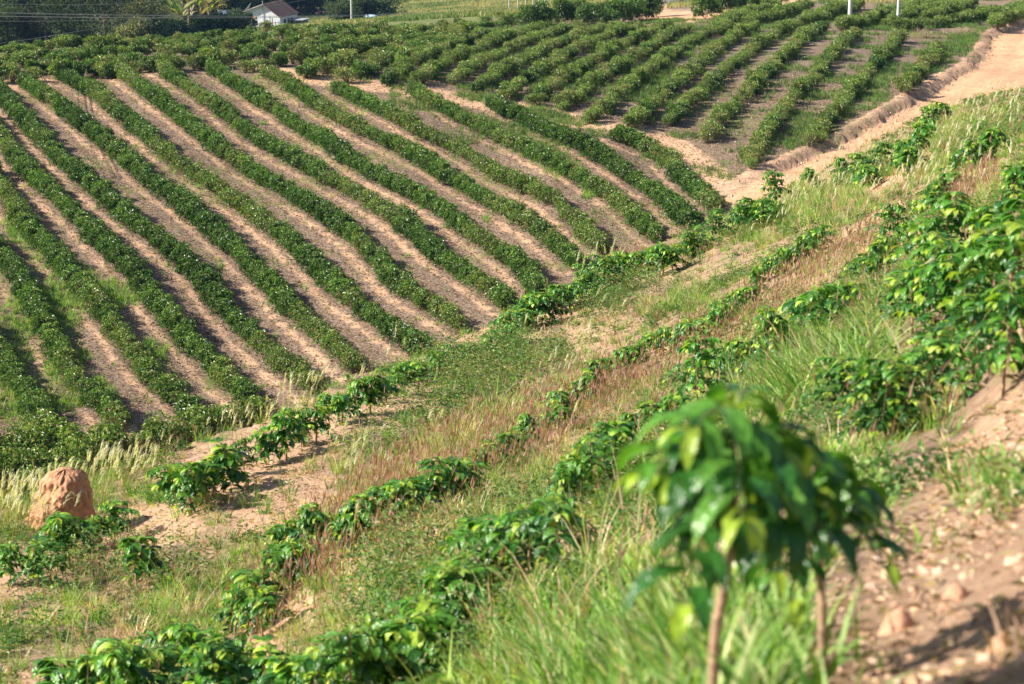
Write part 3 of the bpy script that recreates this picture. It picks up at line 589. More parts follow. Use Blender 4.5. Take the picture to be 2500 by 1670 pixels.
for i,(u,v,s,lab) in enumerate([(2420,600,1.0,'bushy blurred coffee plant at the right edge, behind the tall seed stalk'),(2320,690,.95,'bushy coffee plant left of the seed stalk near the right edge'),
  (2470,700,.95,'bushy coffee plant cut by the right picture edge'),(2370,800,.8,'drooping coffee plant above the bare soil at the right'),
  (2170,960,.72,'bushy coffee plant behind the right shoulder of the foreground plant'),(2050,930,.6,'small coffee plant behind the lush grass tuft'),(2275,655,.8,'bushy coffee plant at the left end of the right-hand bush cluster'),(2290,590,1.0,'upper bushy coffee plant of the right-hand cluster'),(2490,560,1.0,'bushy coffee plant topmost at the right picture edge'),(2230,730,.8,'bushy coffee plant left of the cluster, above the long bright grass'),(2130,985,.62,'low coffee plant in the long grass behind the foreground pair'),(2260,900,.7,'drooping coffee plant below the left side of the right-hand cluster'),(2450,830,.7,'low coffee plant at the right edge over pebbly soil')]):
    plant(u,v,s,SAPB[i%4],lab,'bushy coffee plants at the right')
plant(2490,420,.9,SAP[2],'young coffee plant at the right edge below the far road',None)
# the two foreground plants
def at(u,v,d): q=ray(u,v); q=q/np.linalg.norm(q); return q*d
for (u,v,d,pr,s,lab,rz) in [(1735,1770,4.1,HERO[0],1.0,'blurred foreground coffee plant with bare brown stem and glossy drooping leaves',1.0),
                        (2010,1640,4.9,HERO[1],1.0,'second foreground coffee plant just behind the big blurred one',2.2)]:
    p=at(u,v,d); z=height_xy(np.array([p[0]]),np.array([p[1]]))[0]; print('HERO ground gap',p,z)
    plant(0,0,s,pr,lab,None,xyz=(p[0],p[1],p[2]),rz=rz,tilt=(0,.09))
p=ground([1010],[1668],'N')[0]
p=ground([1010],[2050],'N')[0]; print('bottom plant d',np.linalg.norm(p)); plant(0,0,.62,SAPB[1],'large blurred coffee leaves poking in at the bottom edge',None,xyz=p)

# ------------------------------------------------------------------ ground cover (nobody could count it)
def scatter_near(n_per_m2,rmin,rmax,power=1.0):
    """random points on the near slope, inside the view with a margin; density falls off with distance when power>0"""
    a=.52; k=int(n_per_m2*a*(rmax**2-rmin**2)); 
    if power: 
        k=int(k)
    r=np.sqrt(rs.uniform(rmin**2,rmax**2,k)); t=rs.uniform(-a,a,k); x=np.sin(t)*r; y=np.cos(t)*r
    re=np.interp(t,ET,ER); ok=r<re*1.12; x,y=x[ok],y[ok]; z=height_xy(x,y); P=np.stack([x,y,z],-1); u,v=project(P)
    out=(u<-120)|(u>2620)|(v>1850); ok=(u>-1400)&(u<3900)&(v<2900)&(v>50)&((~out)|(rs.rand(len(u))<.3)); return P[ok],u[ok],v[ok]
def bare(x,y): return sstep(.28,.5,fbm(x,y,2.1,91,3))*.8*(1-sstep(35,48,np.hypot(x,y)))
def cov(P,u,v):
    soil=np.maximum(anymask(u,v,N_SOIL),bare(P[:,0],P[:,1])); red=anymask(u,v,N_RED); dry=anymask(u,v,N_DRY); lush=anymask(u,v,N_LUSH); weed=anymask(u,v,N_WEED)
    patch=fbm(P[:,0],P[:,1],1.8,31,4); return soil,red,dry,lush,weed,patch
def kept(P,u,v,prob): m=rs.rand(len(P))<prob; return P[m],u[m],v[m],m
G1=[(.11,.24,.04),(.17,.32,.055),(.25,.38,.09),(.34,.39,.15),(.06,.15,.03)]
DRYC=[(.50,.40,.26),(.42,.31,.21),(.58,.50,.34),(.32,.22,.15)]
nb=NB()
for (dens,kk,r0,r1_,ls) in ((60,12,2.2,9,1.8),(50,28,9,26,1.2),(26,24,26,50,1.4),(9,18,50,115,1.8)):
    P,u,v=scatter_near(dens,r0,r1_); so_,re_,dr_,lu_,we_,pa=cov(P,u,v)
    pr=np.clip(.6+1.1*pa,.1,1)*(1-.95*so_)*(1-.4*re_)*(1-.3*dr_)+.4*lu_*(1-so_)
    P,u,v,m=kept(P,u,v,pr); n=len(P); lu=np.repeat(lu_[m],kk); dr=np.repeat(dr_[m],kk)
    hgt=np.repeat(np.exp(rs.normal(math.log(.15),.42,n)),kk)*(1+.5*lu); spread=np.repeat(rs.uniform(.03,.11,n),kk)
    cc=mixc(n,G1,.25,[.25,.30,.17,.12,.16]); isd=rs.rand(n)<(.2+.5*dr_[m]); cc[isd]=mixc(isd.sum(),DRYC); c=np.repeat(cc,kk,0)*rs.uniform(.7,1.3,(n*kk,1))
    az=rs.uniform(0,6.3,n*kk); off=rs.rand(n*kk)**.5*spread; Q=np.repeat(P,kk,0)+np.stack([np.cos(az)*off,np.sin(az)*off,-.02+0*off],-1)
    tip=c*np.array([1.5,1.25,1.3]); dd=rs.rand(n*kk)<.1; tip[dd]=mixc(dd.sum(),DRYC)
    far_=np.linalg.norm(Q[:,:2],axis=1)>50
    hh=hgt*rs.uniform(.5,1.3,n*kk)*np.where(far_,.75,1)
    blades(nb,Q,az+rs.normal(0,.6,n*kk),rs.uniform(.05,.6,n*kk),rs.uniform(.2,1.5,n*kk),hh,rs.uniform(.004,.008,n*kk)*ls*(1+.3*lu),c,3,tip)
tag(build(nb,'grass',[M_GRASS]),'short green and straw grass covering the near slope','grass',kind='stuff'); print('grass',nb.n)
# leafy weeds
nb=NB()
for (dens,r0,r1_,ls) in ((60,2.2,10,1),(42,10,26,1.),(24,26,50,1.3),(7,50,110,1.8)):
    P,u,v=scatter_near(dens,r0,r1_); so_,re_,dr_,lu_,we_,pa=cov(P,u,v); pa2=fbm(P[:,0],P[:,1],.9,47,3)
    P,u,v,m=kept(P,u,v,np.clip(-.02+2.3*pa2+.75*we_,0,1)*(1-.9*so_)*(1-.6*re_)); n=len(P); we=we_[m]
    hgt=rs.uniform(.08,.28,n)*(1+1.9*we); k=34
    base=np.repeat(P,k,0); hh=np.repeat(hgt,k); q=base+np.stack([rs.normal(0,.35,n*k)*hh,rs.normal(0,.35,n*k)*hh,rs.uniform(.1,1,n*k)*hh],-1)
    az=rs.uniform(0,6.3,n*k); pt=rs.uniform(-.6,.6,n*k); a=np.stack([np.cos(pt)*np.cos(az),np.cos(pt)*np.sin(az),np.sin(pt)],-1); s=unit(np.cross(a,rs.normal(size=(n*k,3))*.4+[0,0,1.]))
    c=np.repeat(mixc(n,[(.045,.12,.03),(.08,.19,.045),(.12,.24,.06),(.17,.24,.08),(.26,.27,.12)],.2),k,0)*rs.uniform(.75,1.25,(n*k,1))
    simple_leaves(nb,q,a,s,rs.uniform(.03,.065,n*k)*ls,rs.uniform(.014,.03,n*k)*ls,c)
    blades(nb,P-[0,0,.02],rs.uniform(0,6.3,n),rs.uniform(0,.3,n),rs.uniform(0,.3,n),hgt,np.full(n,.005),mixc(n,[(.12,.10,.05)]),2)
tag(build(nb,'weeds',[M_GRASS]),'small leafy green weeds among the grass of the near slope','weeds',kind='stuff'); print('weeds',nb.n)
# reddish seed grass
nb=NB()
for (dens,r0,r1_,ls) in ((120,7,10,1),(210,10,26,1.),(95,26,60,1.25)):
    P,u,v=scatter_near(dens,r0,r1_); so_,re_,dr_,lu_,we_,pa=cov(P,u,v)
    P,u,v,m=kept(P,u,v,np.clip(re_*1.0*np.clip(.6+pa*1.5,.1,1)+.03,0,1)*(1-.8*so_)); n=len(P); Lh=rs.uniform(.25,.55,n); az=rs.normal(-.3,1.2,n); le=rs.uniform(.02,.3,n); be=rs.uniform(0,.4,n)
    blades(nb,P-[0,0,.02],az,le,be,Lh,np.full(n,.0032)*ls,mixc(n,[(.32,.22,.15),(.38,.28,.18),(.24,.20,.10)]),3)
    th=le+be*.5; tip=P+np.stack([np.sin(th)*np.cos(az),np.sin(th)*np.sin(az),np.cos(th)],-1)*(Lh*.82)[:,None]
    for j in range(2):
        blades(nb,tip+rs.normal(0,.006,(n,3)),az+rs.normal(0,.8,n),le+rs.uniform(-.1,.4,n),be,rs.uniform(.06,.13,n),np.full(n,.011)*ls,mixc(n,[(.30,.13,.12),(.36,.19,.16),(.22,.11,.10),(.46,.30,.24)]),2)
tag(build(nb,'red_grass',[M_GRASS]),'thin reddish seeding grass in a diagonal band across the slope','grass',kind='stuff'); print('red',nb.n)
# tall plume grass
def plumes(nb,P,H,azm,ls=1.0,lean=(.15,.6)):
    n=len(P); az=rs.normal(azm,.7,n); le=rs.uniform(.0,.25,n); be=rs.uniform(.2,.9,n)
    pos=P-[0,0,.02]; K=6; pts=[pos]
    for k in range(K):
        th=le+be*(k/K)**2; pos=pos+np.stack([np.sin(th)*np.cos(az),np.sin(th)*np.sin(az),np.cos(th)],-1)*(H/K)[:,None]; pts.append(pos)
    blades(nb,P-[0,0,.02],az,le,be*.45,H*.8,np.full(n,.006)*ls,mixc(n,[(.30,.33,.12),(.38,.36,.18)]),5)
    for j in range(4):
        f=j/4.; q=P-[0,0,.02]
        th=le+be*.3; 
        st=q+np.stack([np.sin(th)*np.cos(az),np.sin(th)*np.sin(az),np.cos(th)],-1)*(H*(.68+.06*j))[:,None]
        for kk in range(5):
            blades(nb,st+rs.normal(0,.004,(n,3)),az+rs.normal(0,.35,n),th+be*.3+rs.normal(.1,.13,n),be*.5+rs.uniform(0,.5,n),H*rs.uniform(.12,.2,n),np.full(n,.0055)*ls,mixc(n,[(.62,.58,.45),(.50,.48,.34),(.70,.66,.55)],.15),3)
    for j in range(3): blades(nb,P-[0,0,.02]+rs.normal(0,.04,(n,3))*[1,1,0],az+rs.normal(0,1.2,n),rs.uniform(.1,.5,n),rs.uniform(.5,1.4,n),H*rs.uniform(.4,.7,n),np.full(n,.008)*ls,mixc(n,[(.16,.24,.06),(.24,.30,.10)]),4)
def around(u,v,su,sv,n,which='N'):
    U=rs.normal(u,su,n); V_=rs.normal(v,sv,n); return ground(U,V_,which)
nb=NB()
PL=[(60,1290,45,22,60,.62),(130,1230,40,15,40,.62),(250,1190,35,15,50,.60),(330,1160,50,18,40,.55),(20,1260,40,20,40,.6),(640,1010,40,18,18,.7),(740,990,60,18,14,.75),(850,1160,40,30,16,.62),(1330,1000,60,50,16,.6),
    (1450,680,40,15,14,.95),(1420,860,60,40,14,.8),(1040,1080,60,40,10,.6),(1300,880,60,40,14,.7),(560,1060,60,20,12,.6),(900,900,60,14,12,.7)]
for (u,v,su,sv,n,H) in PL:
    P=around(u,v,su,sv,n); plumes(nb,P,rs.uniform(.7,1.15,n)*H,-.3)
tag(build(nb,'plume_grass',[M_GRASS]),'tall grass with pale feathery plumes around the termite mound and ridge','grass',kind='stuff')
nb=NB()
for (u,v,su,sv,n,H) in [(2000,480,110,35,120,.6),(2150,400,90,35,110,.6),(1850,540,60,25,40,.6),(2350,300,90,35,90,.6),(2250,450,80,30,60,.6),(2420,230,70,25,60,.7)]:
    P=around(u,v,su,sv,n); plumes(nb,P,rs.uniform(.7,1.15,n)*H,0.2,1.5)
tag(build(nb,'feather_grass',[M_GRASS]),'silvery plume grass on the slope right of the dirt road','grass',kind='stuff')
# lush clumps
nb=NB()
for (u,v,su,sv,n,H) in [(1940,960,75,25,1000,.5),(1880,900,30,12,200,.45),(2040,915,60,25,800,.5),(1560,1620,170,60,3200,.24),(1300,1650,120,50,1200,.22),(1400,1480,120,60,1400,.2),(1120,1240,90,50,500,.18),(900,1420,90,50,500,.2),(1800,1120,60,40,400,.2),(1250,1000,90,30,500,.2),(1450,880,90,30,400,.2),(2100,1180,50,50,400,.14),(420,1470,90,40,400,.2),(1760,755,70,14,500,.3),(1100,1640,90,40,700,.2),(390,1215,30,8,200,.22),(2450,760,60,20,300,.25),(2420,1180,70,30,300,.13),(1830,1560,60,50,400,.2),(2230,1020,60,30,300,.16)]:
    P=around(u,v,su,sv,n); blades(nb,P-[0,0,.02],rs.uniform(0,6.3,n),rs.uniform(.1,.6,n),rs.uniform(.3,1.4,n),rs.uniform(.5,1.15,n)*H,rs.uniform(.013,.025,n),mixc(n,[(.09,.21,.035),(.16,.31,.06),(.26,.40,.11),(.40,.47,.20),(.50,.42,.24)],.25,[.25,.28,.22,.13,.12]),5)
tag(build(nb,'lush_grass',[M_GRASS]),'bright green broad bladed grass clumps on the near slope','grass',kind='stuff')
# a few big blurred seed stalks close to the lens
nb=NB()
SEED=[(2250,1010,7.0,1.35,.55,.5),(2130,900,8,.9,.2,.8),(1640,930,11,.9,.0,.1),(1815,960,7.5,.75,.1,.1),(470,1420,14,.55,.05,.1),(860,1390,12,.6,.05,.15),(740,1390,13,.5,.0,.2),(2010,600,20,1.2,.02,.15),(2050,640,20,1.0,.1,.1)]
for (u,v,d,H,le,be) in SEED:
    P=ground([u],[v],'N'); az=np.array([.1]); K=8; pos=P[0].copy(); pts=[pos.copy()]
    for k in range(K): th=le+be*(k/K)**1.5; pos=pos+np.array([math.sin(th),0.05,math.cos(th)])*H/K; pts.append(pos.copy())
    tube(nb,pts,np.linspace(.004,.002,K+1),(.5,.47,.22),0,5)
    a,b=np.array(pts[-3]),np.array(pts[-1])
    for j in range(160):
        f=rs.rand(); c=(a+(b-a)*f)[None]+rs.normal(0,.004,(1,3)); d_=unit(b-a)
        blades(nb,c,np.array([rs.uniform(-.8,.8)]),np.array([le+be+rs.normal(0,.25)]),np.array([.4]),np.array([.05]),np.array([.0035]),mixc(1,[(.62,.55,.42)]),2)
tag(build(nb,'seed_stalks',[M_GRASS]),'tall pale seed stalks rising among the coffee plants','grass',kind='stuff')
# stems, litter and clods on bare soil, near
nb=NB()
for (dens,r0,r1_,ls) in ((420,2.2,9,.7),(120,9,26,1),(30,26,60,1.4)):
    P,u,v=scatter_near(dens,r0,r1_); so_,re_,dr_,lu_,we_,pa=cov(P,u,v); P,u,v,m=kept(P,u,v,np.clip(.25+.6*so_+.4*dr_,0,1)); n=len(P)
    az=rs.uniform(0,6.3,n); a=np.stack([np.cos(az),np.sin(az),rs.uniform(-.1,.35,n)],-1); s=unit(np.cross(a,rs.normal(0,.3,(n,3))+[0,0,1.]))
    simple_leaves(nb,P+[0,0,.008],unit(a),s,rs.uniform(.03,.11,n)*ls,rs.uniform(.004,.03,n)*ls,mixc(n,[(.30,.20,.14),(.42,.31,.22),(.20,.13,.10),(.52,.42,.32)]))
tag(build(nb,'dry_litter',[M_GRASS]),'dry leaves and straw lying on the near slope soil','litter',kind='stuff')
def clods(name,dens,r0,r1_,sz,label):
    nb=NB(); P,u,v=scatter_near(dens,r0,r1_); so_=anymask(u,v,N_SOIL); P,u,v,m=kept(P,u,v,so_); n=len(P)
    ico=np.array([[0,0,1],[.89,0,.45],[.28,.85,.45],[-.72,.53,.45],[-.72,-.53,.45],[.28,-.85,.45],[.72,.53,-.45],[-.28,.85,-.45],[-.89,0,-.45],[-.28,-.85,-.45],[.72,-.53,-.45],[0,0,-1]])
    F=np.array([[0,1,2],[0,2,3],[0,3,4],[0,4,5],[0,5,1],[1,6,2],[2,7,3],[3,8,4],[4,9,5],[5,10,1],[6,7,2],[7,8,3],[8,9,4],[9,10,5],[10,6,1],[11,7,6],[11,8,7],[11,9,8],[11,10,9],[11,6,10]])
    s=np.exp(rs.normal(math.log(sz),.6,n)); s=np.minimum(s,sz*3.5)
    V=ico[None]*s[:,None,None]*rs.uniform(.6,1.3,(n,12,1))*np.array([1.1,1,.75])+P[:,None]+[0,0,.003]
    c=np.repeat(mixc(n,[(.52,.32,.20),(.58,.38,.25),(.48,.29,.18),(.60,.43,.30)],.15),12,0)
    nb.add(V.reshape(-1,3),(np.arange(n)[:,None,None]*12+F[None]).reshape(-1,3),c); tag(build(nb,name,[M_BARK]),label,'soil',kind='stuff')
clods('soil_clods',260,2.2,9,.007,'small crumbs and clods of pinkish soil on the bare patches')
clods('gravel',5,2.2,30,.014,'larger scattered soil lumps and pebbles on the bare patches')

# ------------------------------------------------------------------ termite mound and stones
def lump(name,seed,rx,ry,h,prof,amp,col,mat,nr=40,na=72,holes=()):
    g=np.random.RandomState(seed); an=np.arange(na)*2*np.pi/na; V=[]
    for i in range(nr+1):
        f=i/nr; w=np.interp(f,*prof)
        x=np.cos(an)*rx*w+f*h*.10; y=np.sin(an)*ry*w; z=np.full(na,-.15+f*(h+.15))
        V.append(np.stack([x,y,z],-1))
    V=np.array(V); c0=np.array([.05*h,0]); rad=unit(np.concatenate([V[...,:2]-c0,np.zeros(V.shape[:2]+(1,))],-1))
    A_=np.repeat((an*rx)[None],nr+1,0); Z=V[...,2]
    d=(vnoise(A_*1.0,Z,.22,seed)+.6*vnoise(A_,Z,.09,seed+1)+.4*vnoise(A_,Z,.045,seed+2))*amp
    wrap=np.minimum(an,2*np.pi-an)/.5; d=d*np.clip(wrap,.2,1)[None]
    for (ha,hz,hr,hd) in holes: d=d-hd*np.exp(-(((np.angle(np.exp(1j*(an-ha)))*rx)[None]**2+(Z-hz)**2)/hr**2))
    V=V+rad*d[...,None]; nb=NB(); i=np.arange(nr)[:,None]*na; j=np.arange(na)[None]; j2=(j+1)%na
    nb.add(V.reshape(-1,3),np.stack([i+j,i+j2,i+na+j2,i+na+j],-1).reshape(-1,4),col)
    top=V[-1]; nb.add(np.vstack([top,top.mean(0)+[0,0,.01]]),[[q,(q+1)%na,na] for q in range(na)],col)
    return nb.mesh(name,[mat],True)
M_CLAY=plainmat('termite_clay',.95,14,.3,1.,30,.1)
p=place([150],[1230],.33,'N')[0]
me=lump('termite_mound',5,.43,.40,.80,([0,.08,.2,.35,.5,.62,.75,.86,.94,1],[1.3,1.06,1.0,.93,.84,.79,.66,.57,.40,.08]),.11,(.46,.235,.135),M_CLAY,60,110,
   [(-1.95,.40,.035,.05),(-1.9,.33,.03,.03),(-2.0,.47,.025,.03),(-1.4,.5,.03,.02),(-1.6,.22,.04,.025),(-1.0,.35,.05,.025)])
o=link_mesh('termite_mound',me); o.location=p; tag(o,'rounded orange clay termite mound ringed by plume grass','termite mound')
for (u,v,r_,lab) in [(2190,1530,.055,'rounded orange stone lying on the bare soil at the lower right'),(2330,1465,.05,'pale pinkish stone above the orange one near the right edge'),(2440,1580,.035,'small pale stone at the lower right corner')]:
    p=ground([u],[v],'N')[0]; me=lump('stone',int(u),r_,r_*.8,r_*1.1,([0,.2,.45,.6,.75,.86,.94,.98,1],[.85,.97,1,.97,.86,.70,.48,.27,.05]),r_*.22,(.55,.30,.19),M_CLAY,14,24)
    o=link_mesh('stone',me); o.location=p; tag(o,lab,'stone')
nb=NB(); _t=np.sort(rs.rand(1500)); _s=np.concatenate([[0],np.cumsum(np.hypot(*np.diff(BP,axis=0).T))]); q=_t*_s[-1]; bx=np.stack([np.interp(q,_s,BP[:,k]) for k in (0,1)],-1); dr=unit(np.gradient(bx,axis=0)+1e-9)
off=np.abs(rs.normal(0,.5,len(q)))*np.where(rs.rand(len(q))<.75,1,-1)+.15; bx=bx+np.stack([dr[:,1],-dr[:,0]],-1)*off[:,None]; bz=height_xy(bx[:,0],bx[:,1]); ico=unit(np.array([[0,0,1],[1,0,0],[0,1,0],[-1,0,0],[0,-1,0],[0,0,-1.]])); F6=np.array([[0,1,2],[0,2,3],[0,3,4],[0,4,1],[5,2,1],[5,3,2],[5,4,3],[5,1,4]])
sz=np.minimum(np.exp(rs.normal(math.log(.045),.5,len(q))),.11); V=ico[None]*sz[:,None,None]*rs.uniform(.5,1.4,(len(q),6,1))+np.concatenate([bx,bz[:,None]],1)[:,None]; nb.add(V.reshape(-1,3),(np.arange(len(q))[:,None,None]*6+F6[None]).reshape(-1,3),np.repeat(mixc(len(q),[(.42,.23,.13),(.55,.34,.21),(.34,.19,.11)],.15),6,0))
tag(build(nb,'earth_rubble',[M_BARK]),'crumbled lumps of orange earth along the road bank','soil',kind='stuff')
# fallen sticks on the bare ridge
for i,(u,v,u2,v2) in enumerate([(857,995,895,1008),(596,1108,622,1113),]):
    P=ground([u,u2],[v,v2],'N')+[0,0,.012]; nb=NB(); m=(P[0]+P[1])/2+[0,0,.015]; tube(nb,[P[0],m,P[1]],[.008,.007,.004],(.62,.52,.42),0,5)
    tag(build(nb,'fallen_stick',[M_BARK],smooth=True),['pale fallen stick on bare soil below the ridge plants','short pale stick on bare soil beside a lone plant','dry stick across the soil at the right edge'][i],'stick')

# ------------------------------------------------------------------ far-field ground cover
def scatter_far(dens,v0,v1,rmin=72,rmax=230):
    a=.29; k=int(dens*a*(rmax**2-rmin**2)); r=np.sqrt(rs.uniform(rmin**2,rmax**2,k)); t=rs.uniform(-a,a,k); x=np.sin(t)*r; y=np.cos(t)*r
    re=np.interp(t,ET,EF); ok=r>re*.97; x,y=x[ok],y[ok]; z=height_xy(x,y); P=np.stack([x,y,z],-1); u,v=project(P); ok=(u>-80)&(u<2580)&(v>v0)&(v<v1); return P[ok],u[ok],v[ok]
nb=NB(); P,u,v=scatter_far(26,-30,1200,72,190); gm=anymask(u,v,F_GRASS); pa=fbm(P[:,0],P[:,1],2.2,61,4); sdv,_,al=seg_dist(P[:,:2],BP); onroad=(sdv>-.7)&(al>1)
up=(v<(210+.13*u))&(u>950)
P,u,v,m=kept(P,u,v,np.clip(1.3*gm*np.clip(.65+pa*1.6,0.05,1)+np.clip(pa-.28,0,1)*.5+up*np.clip(pa*1.8,0,.6)+.008,0,1)*(~onroad)); n=len(P); k=9
up=np.repeat(up[m],k); B_=np.repeat(P,k,0)+rs.normal(0,.07,(n*k,3))*[1,1,0]
tc=np.repeat(mixc(n,[(.14,.26,.05),(.24,.34,.08),(.10,.17,.05),(.36,.38,.16),(.20,.42,.05)],.2,[.28,.25,.2,.15,.12]),k,0)
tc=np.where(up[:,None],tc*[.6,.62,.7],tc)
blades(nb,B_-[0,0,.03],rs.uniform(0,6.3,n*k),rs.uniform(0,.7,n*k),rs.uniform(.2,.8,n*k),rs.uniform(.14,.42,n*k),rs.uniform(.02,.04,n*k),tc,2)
tag(build(nb,'field_grass',[M_GRASS]),'sparse green tufts growing between the coffee rows','grass',kind='stuff'); print('fgrass',nb.n)
nb=NB(); P,u,v=scatter_far(22,180,1200,72,135); sdv,_,al=seg_dist(P[:,:2],BP); P=P[~((sdv>-.7)&(al>1))]; n=len(P)
az=rs.uniform(0,6.3,n); a=unit(np.stack([np.cos(az),np.sin(az),rs.uniform(0,.5,n)],-1)); s=unit(np.cross(a,rs.normal(0,.4,(n,3))+[0,0,1.]))
simple_leaves(nb,P+[0,0,.012],a,s,rs.uniform(.08,.2,n),rs.uniform(.03,.08,n),mixc(n,[(.24,.16,.12),(.36,.26,.20),(.16,.10,.08),(.46,.36,.28)],.2))
tag(build(nb,'leaf_litter',[M_GRASS]),'brown fallen leaves strewn between the field hedges','litter',kind='stuff'); print('litter',nb.n)
# grass on the slopes beyond the crest
nb=NB(); P,u,v=scatter_far(3.0,-60,110,222,460); ok=(u>540)&(anymask(u,v,F_SOIL)<.5); P,u,v=P[ok],u[ok],v[ok]; pa=fbm(P[:,0],P[:,1],9,71,4); P,u,v,m=kept(P,u,v,np.clip(.6+pa,.1,1)); pa=pa[m]; n=len(P); k=4
B_=np.repeat(P,k,0)+rs.normal(0,.25,(n*k,3))*[1,1,0]
c=np.repeat(np.where((pa>.12)[:,None],mixc(n,[(.10,.16,.05),(.14,.19,.06)]),mixc(n,[(.36,.33,.15),(.30,.30,.12),(.40,.30,.17)])),k,0)
blades(nb,B_-[0,0,.05],rs.uniform(0,6.3,n*k),rs.uniform(0,.7,n*k),rs.uniform(.1,.8,n*k),rs.uniform(.3,.8,n*k),rs.uniform(.08,.16,n*k),c,2)
tag(build(nb,'meadow',[M_GRASS]),'dry yellow green meadow grass on the hill beyond the coffee','grass',kind='stuff')

# ------------------------------------------------------------------ trees
def tree_mesh(seed,H,Wd,n,cols,L=.35,trunk=.3,lobes=18,zc=(.1,.85)):
    g=np.random.RandomState(seed); A=NB(); B=NB()
    lc=np.stack([g.normal(0,.24,lobes)*Wd,g.normal(0,.24,lobes)*Wd,g.uniform(zc[0],zc[1],lobes)*H],-1); lc[0]=(0,0,zc[1]*H)
    lr_=g.uniform(.17,.30,lobes)*Wd
    tube(A,[(0,0,-1),(g.normal(0,.1),0,H*.3),(0,g.normal(0,.15),H*.6)],[trunk,trunk*.75,trunk*.35],(.09,.07,.055),0,7)
    for c in lc: b=np.array([0,0,H*.28+g.rand()*H*.15]); tube(A,[b,(b+c)/2+[0,0,.3],c],[trunk*.35,trunk*.22,.04],(.11,.09,.07),0,5)
    k=g.randint(0,lobes,n); d=unit(g.normal(size=(n,3))); p=lc[k]+d*(lr_[k]*g.uniform(.6,1.1,n))[:,None]*[1,1,.8]
    az=np.arctan2(d[:,1],d[:,0])+g.normal(0,.8,n); pt=g.uniform(-1,.6,n); a=np.stack([np.cos(pt)*np.cos(az),np.cos(pt)*np.sin(az),np.sin(pt)],-1); s=unit(np.cross(a,g.normal(size=(n,3))*.6+[0,0,1.]))
    simple_leaves(B,p,a,s,L*g.uniform(.7,1.3,n),L*.6*g.uniform(.7,1.3,n),np.array(cols)[g.randint(0,len(cols),n)]*g.uniform(.75,1.25,(n,1)))
    return A,B
DK=[(.009,.025,.014),(.014,.034,.018),(.022,.046,.022)]; MD=[(.05,.085,.035),(.075,.11,.045),(.10,.13,.06)]; GY=[(.13,.15,.09),(.17,.18,.11),(.10,.12,.07)]; YL=[(.26,.27,.10),(.20,.22,.09),(.30,.28,.13)]
def tree(u,v,d,H,Wd,cols,label,seed,n=2600,L=.36,group=None,name='tree',zc=(.35,.85)):
    q=at(u,v,d); A,B=tree_mesh(seed,H,Wd,n,cols,L,zc=zc); r_=empty(name,q); tag(r_,label,'tree',group); build(A,'trunk',[M_BARK],r_,True); build(B,'crown',[M_TREE],r_)
def ground_at(u,d):
    t=math.atan2((u-1250)/FPX,1.0); x,y=math.sin(t)*d,math.cos(t)*d; return np.array([x,y,height_xy(np.array([x]),np.array([y]))[0]])
TREES=[(175,268,9.5,8,MD,'rounded grey green tree standing alone in front of the dark wood',1),(265,285,14,12,GY,'broad pale brownish tree beside the rounded one',2),(225,312,12,9,MD,'tall thin crowned tree behind the broad pale one',3),
 (60,318,14,9,DK,'dark tall tree against the wood at the far left',4),(30,262,8,5,MD,'slim grey green tree low at the far left',5),(72,265,7,4.5,GY,'small pale tree in the dark hollow',6),(350,322,12,9,MD,'leafy tree above the yellow green bush',7),
 (378,285,7.5,6.5,YL,'yellow green bushy tree left of the banana plants',8),(340,282,4,4,YL,'low olive bush left of the yellow green tree',9),(420,370,12,9,DK,'dark tree behind the banana plants',10),(585,345,6,5,DK,'dark small tree touching the left side of the house',11),
 (560,350,6,5,YL,'light green garden tree left of the house',12),(520,340,7,5,MD,'brownish garden tree right of the banana plants',13),(605,380,10,9,DK,'dark tree directly behind the house left gable',14),(700,400,11,12,DK,'wide dark tree behind the house roof',15),
 (770,400,10,10,DK,'dark tree right of the house behind the clearing',16),(480,420,14,12,DK,'tall dark tree at the top edge behind the banana plants',17),(650,430,14,12,DK,'tall dark tree at the top edge above the house',18),(850,335,4,5,MD,'grey green shrub around the utility pole',19),(895,330,3.6,4,MD,'dark shrub left of the pale container',20),
 (120,322,16,13,MD,'big greyish tree rising to the top edge at left',21),(300,326,16,13,MD,'big mixed green tree at the top left edge',22),(940,340,3.2,5,MD,'low shrub right of the pale container',23),
 (446,278,2.6,4.5,DK,'low dark bush at the foot of the leftmost banana plants',24),(500,280,2.8,4.5,DK,'low dark bush at the foot of the rightmost banana plants',25),(540,284,3.2,4,DK,'dark garden bush left of the washing line',26),(583,292,3.6,3.4,MD,'round garden bush before the left house corner',27),(405,282,3,5,MD,'grey green bush between the yellow green tree and the banana plants',28)]
for (u,d,H,Wd,c,lab,sd_) in TREES:
    b=ground_at(u,d); r_=empty('tree',b); A,B=tree_mesh(sd_*13,H,Wd,5200,c,.34,.2); tag(r_,lab,'tree','trees round the house and valley'); build(A,'trunk',[M_BARK],r_,True); build(B,'crown',[M_TREE],r_)
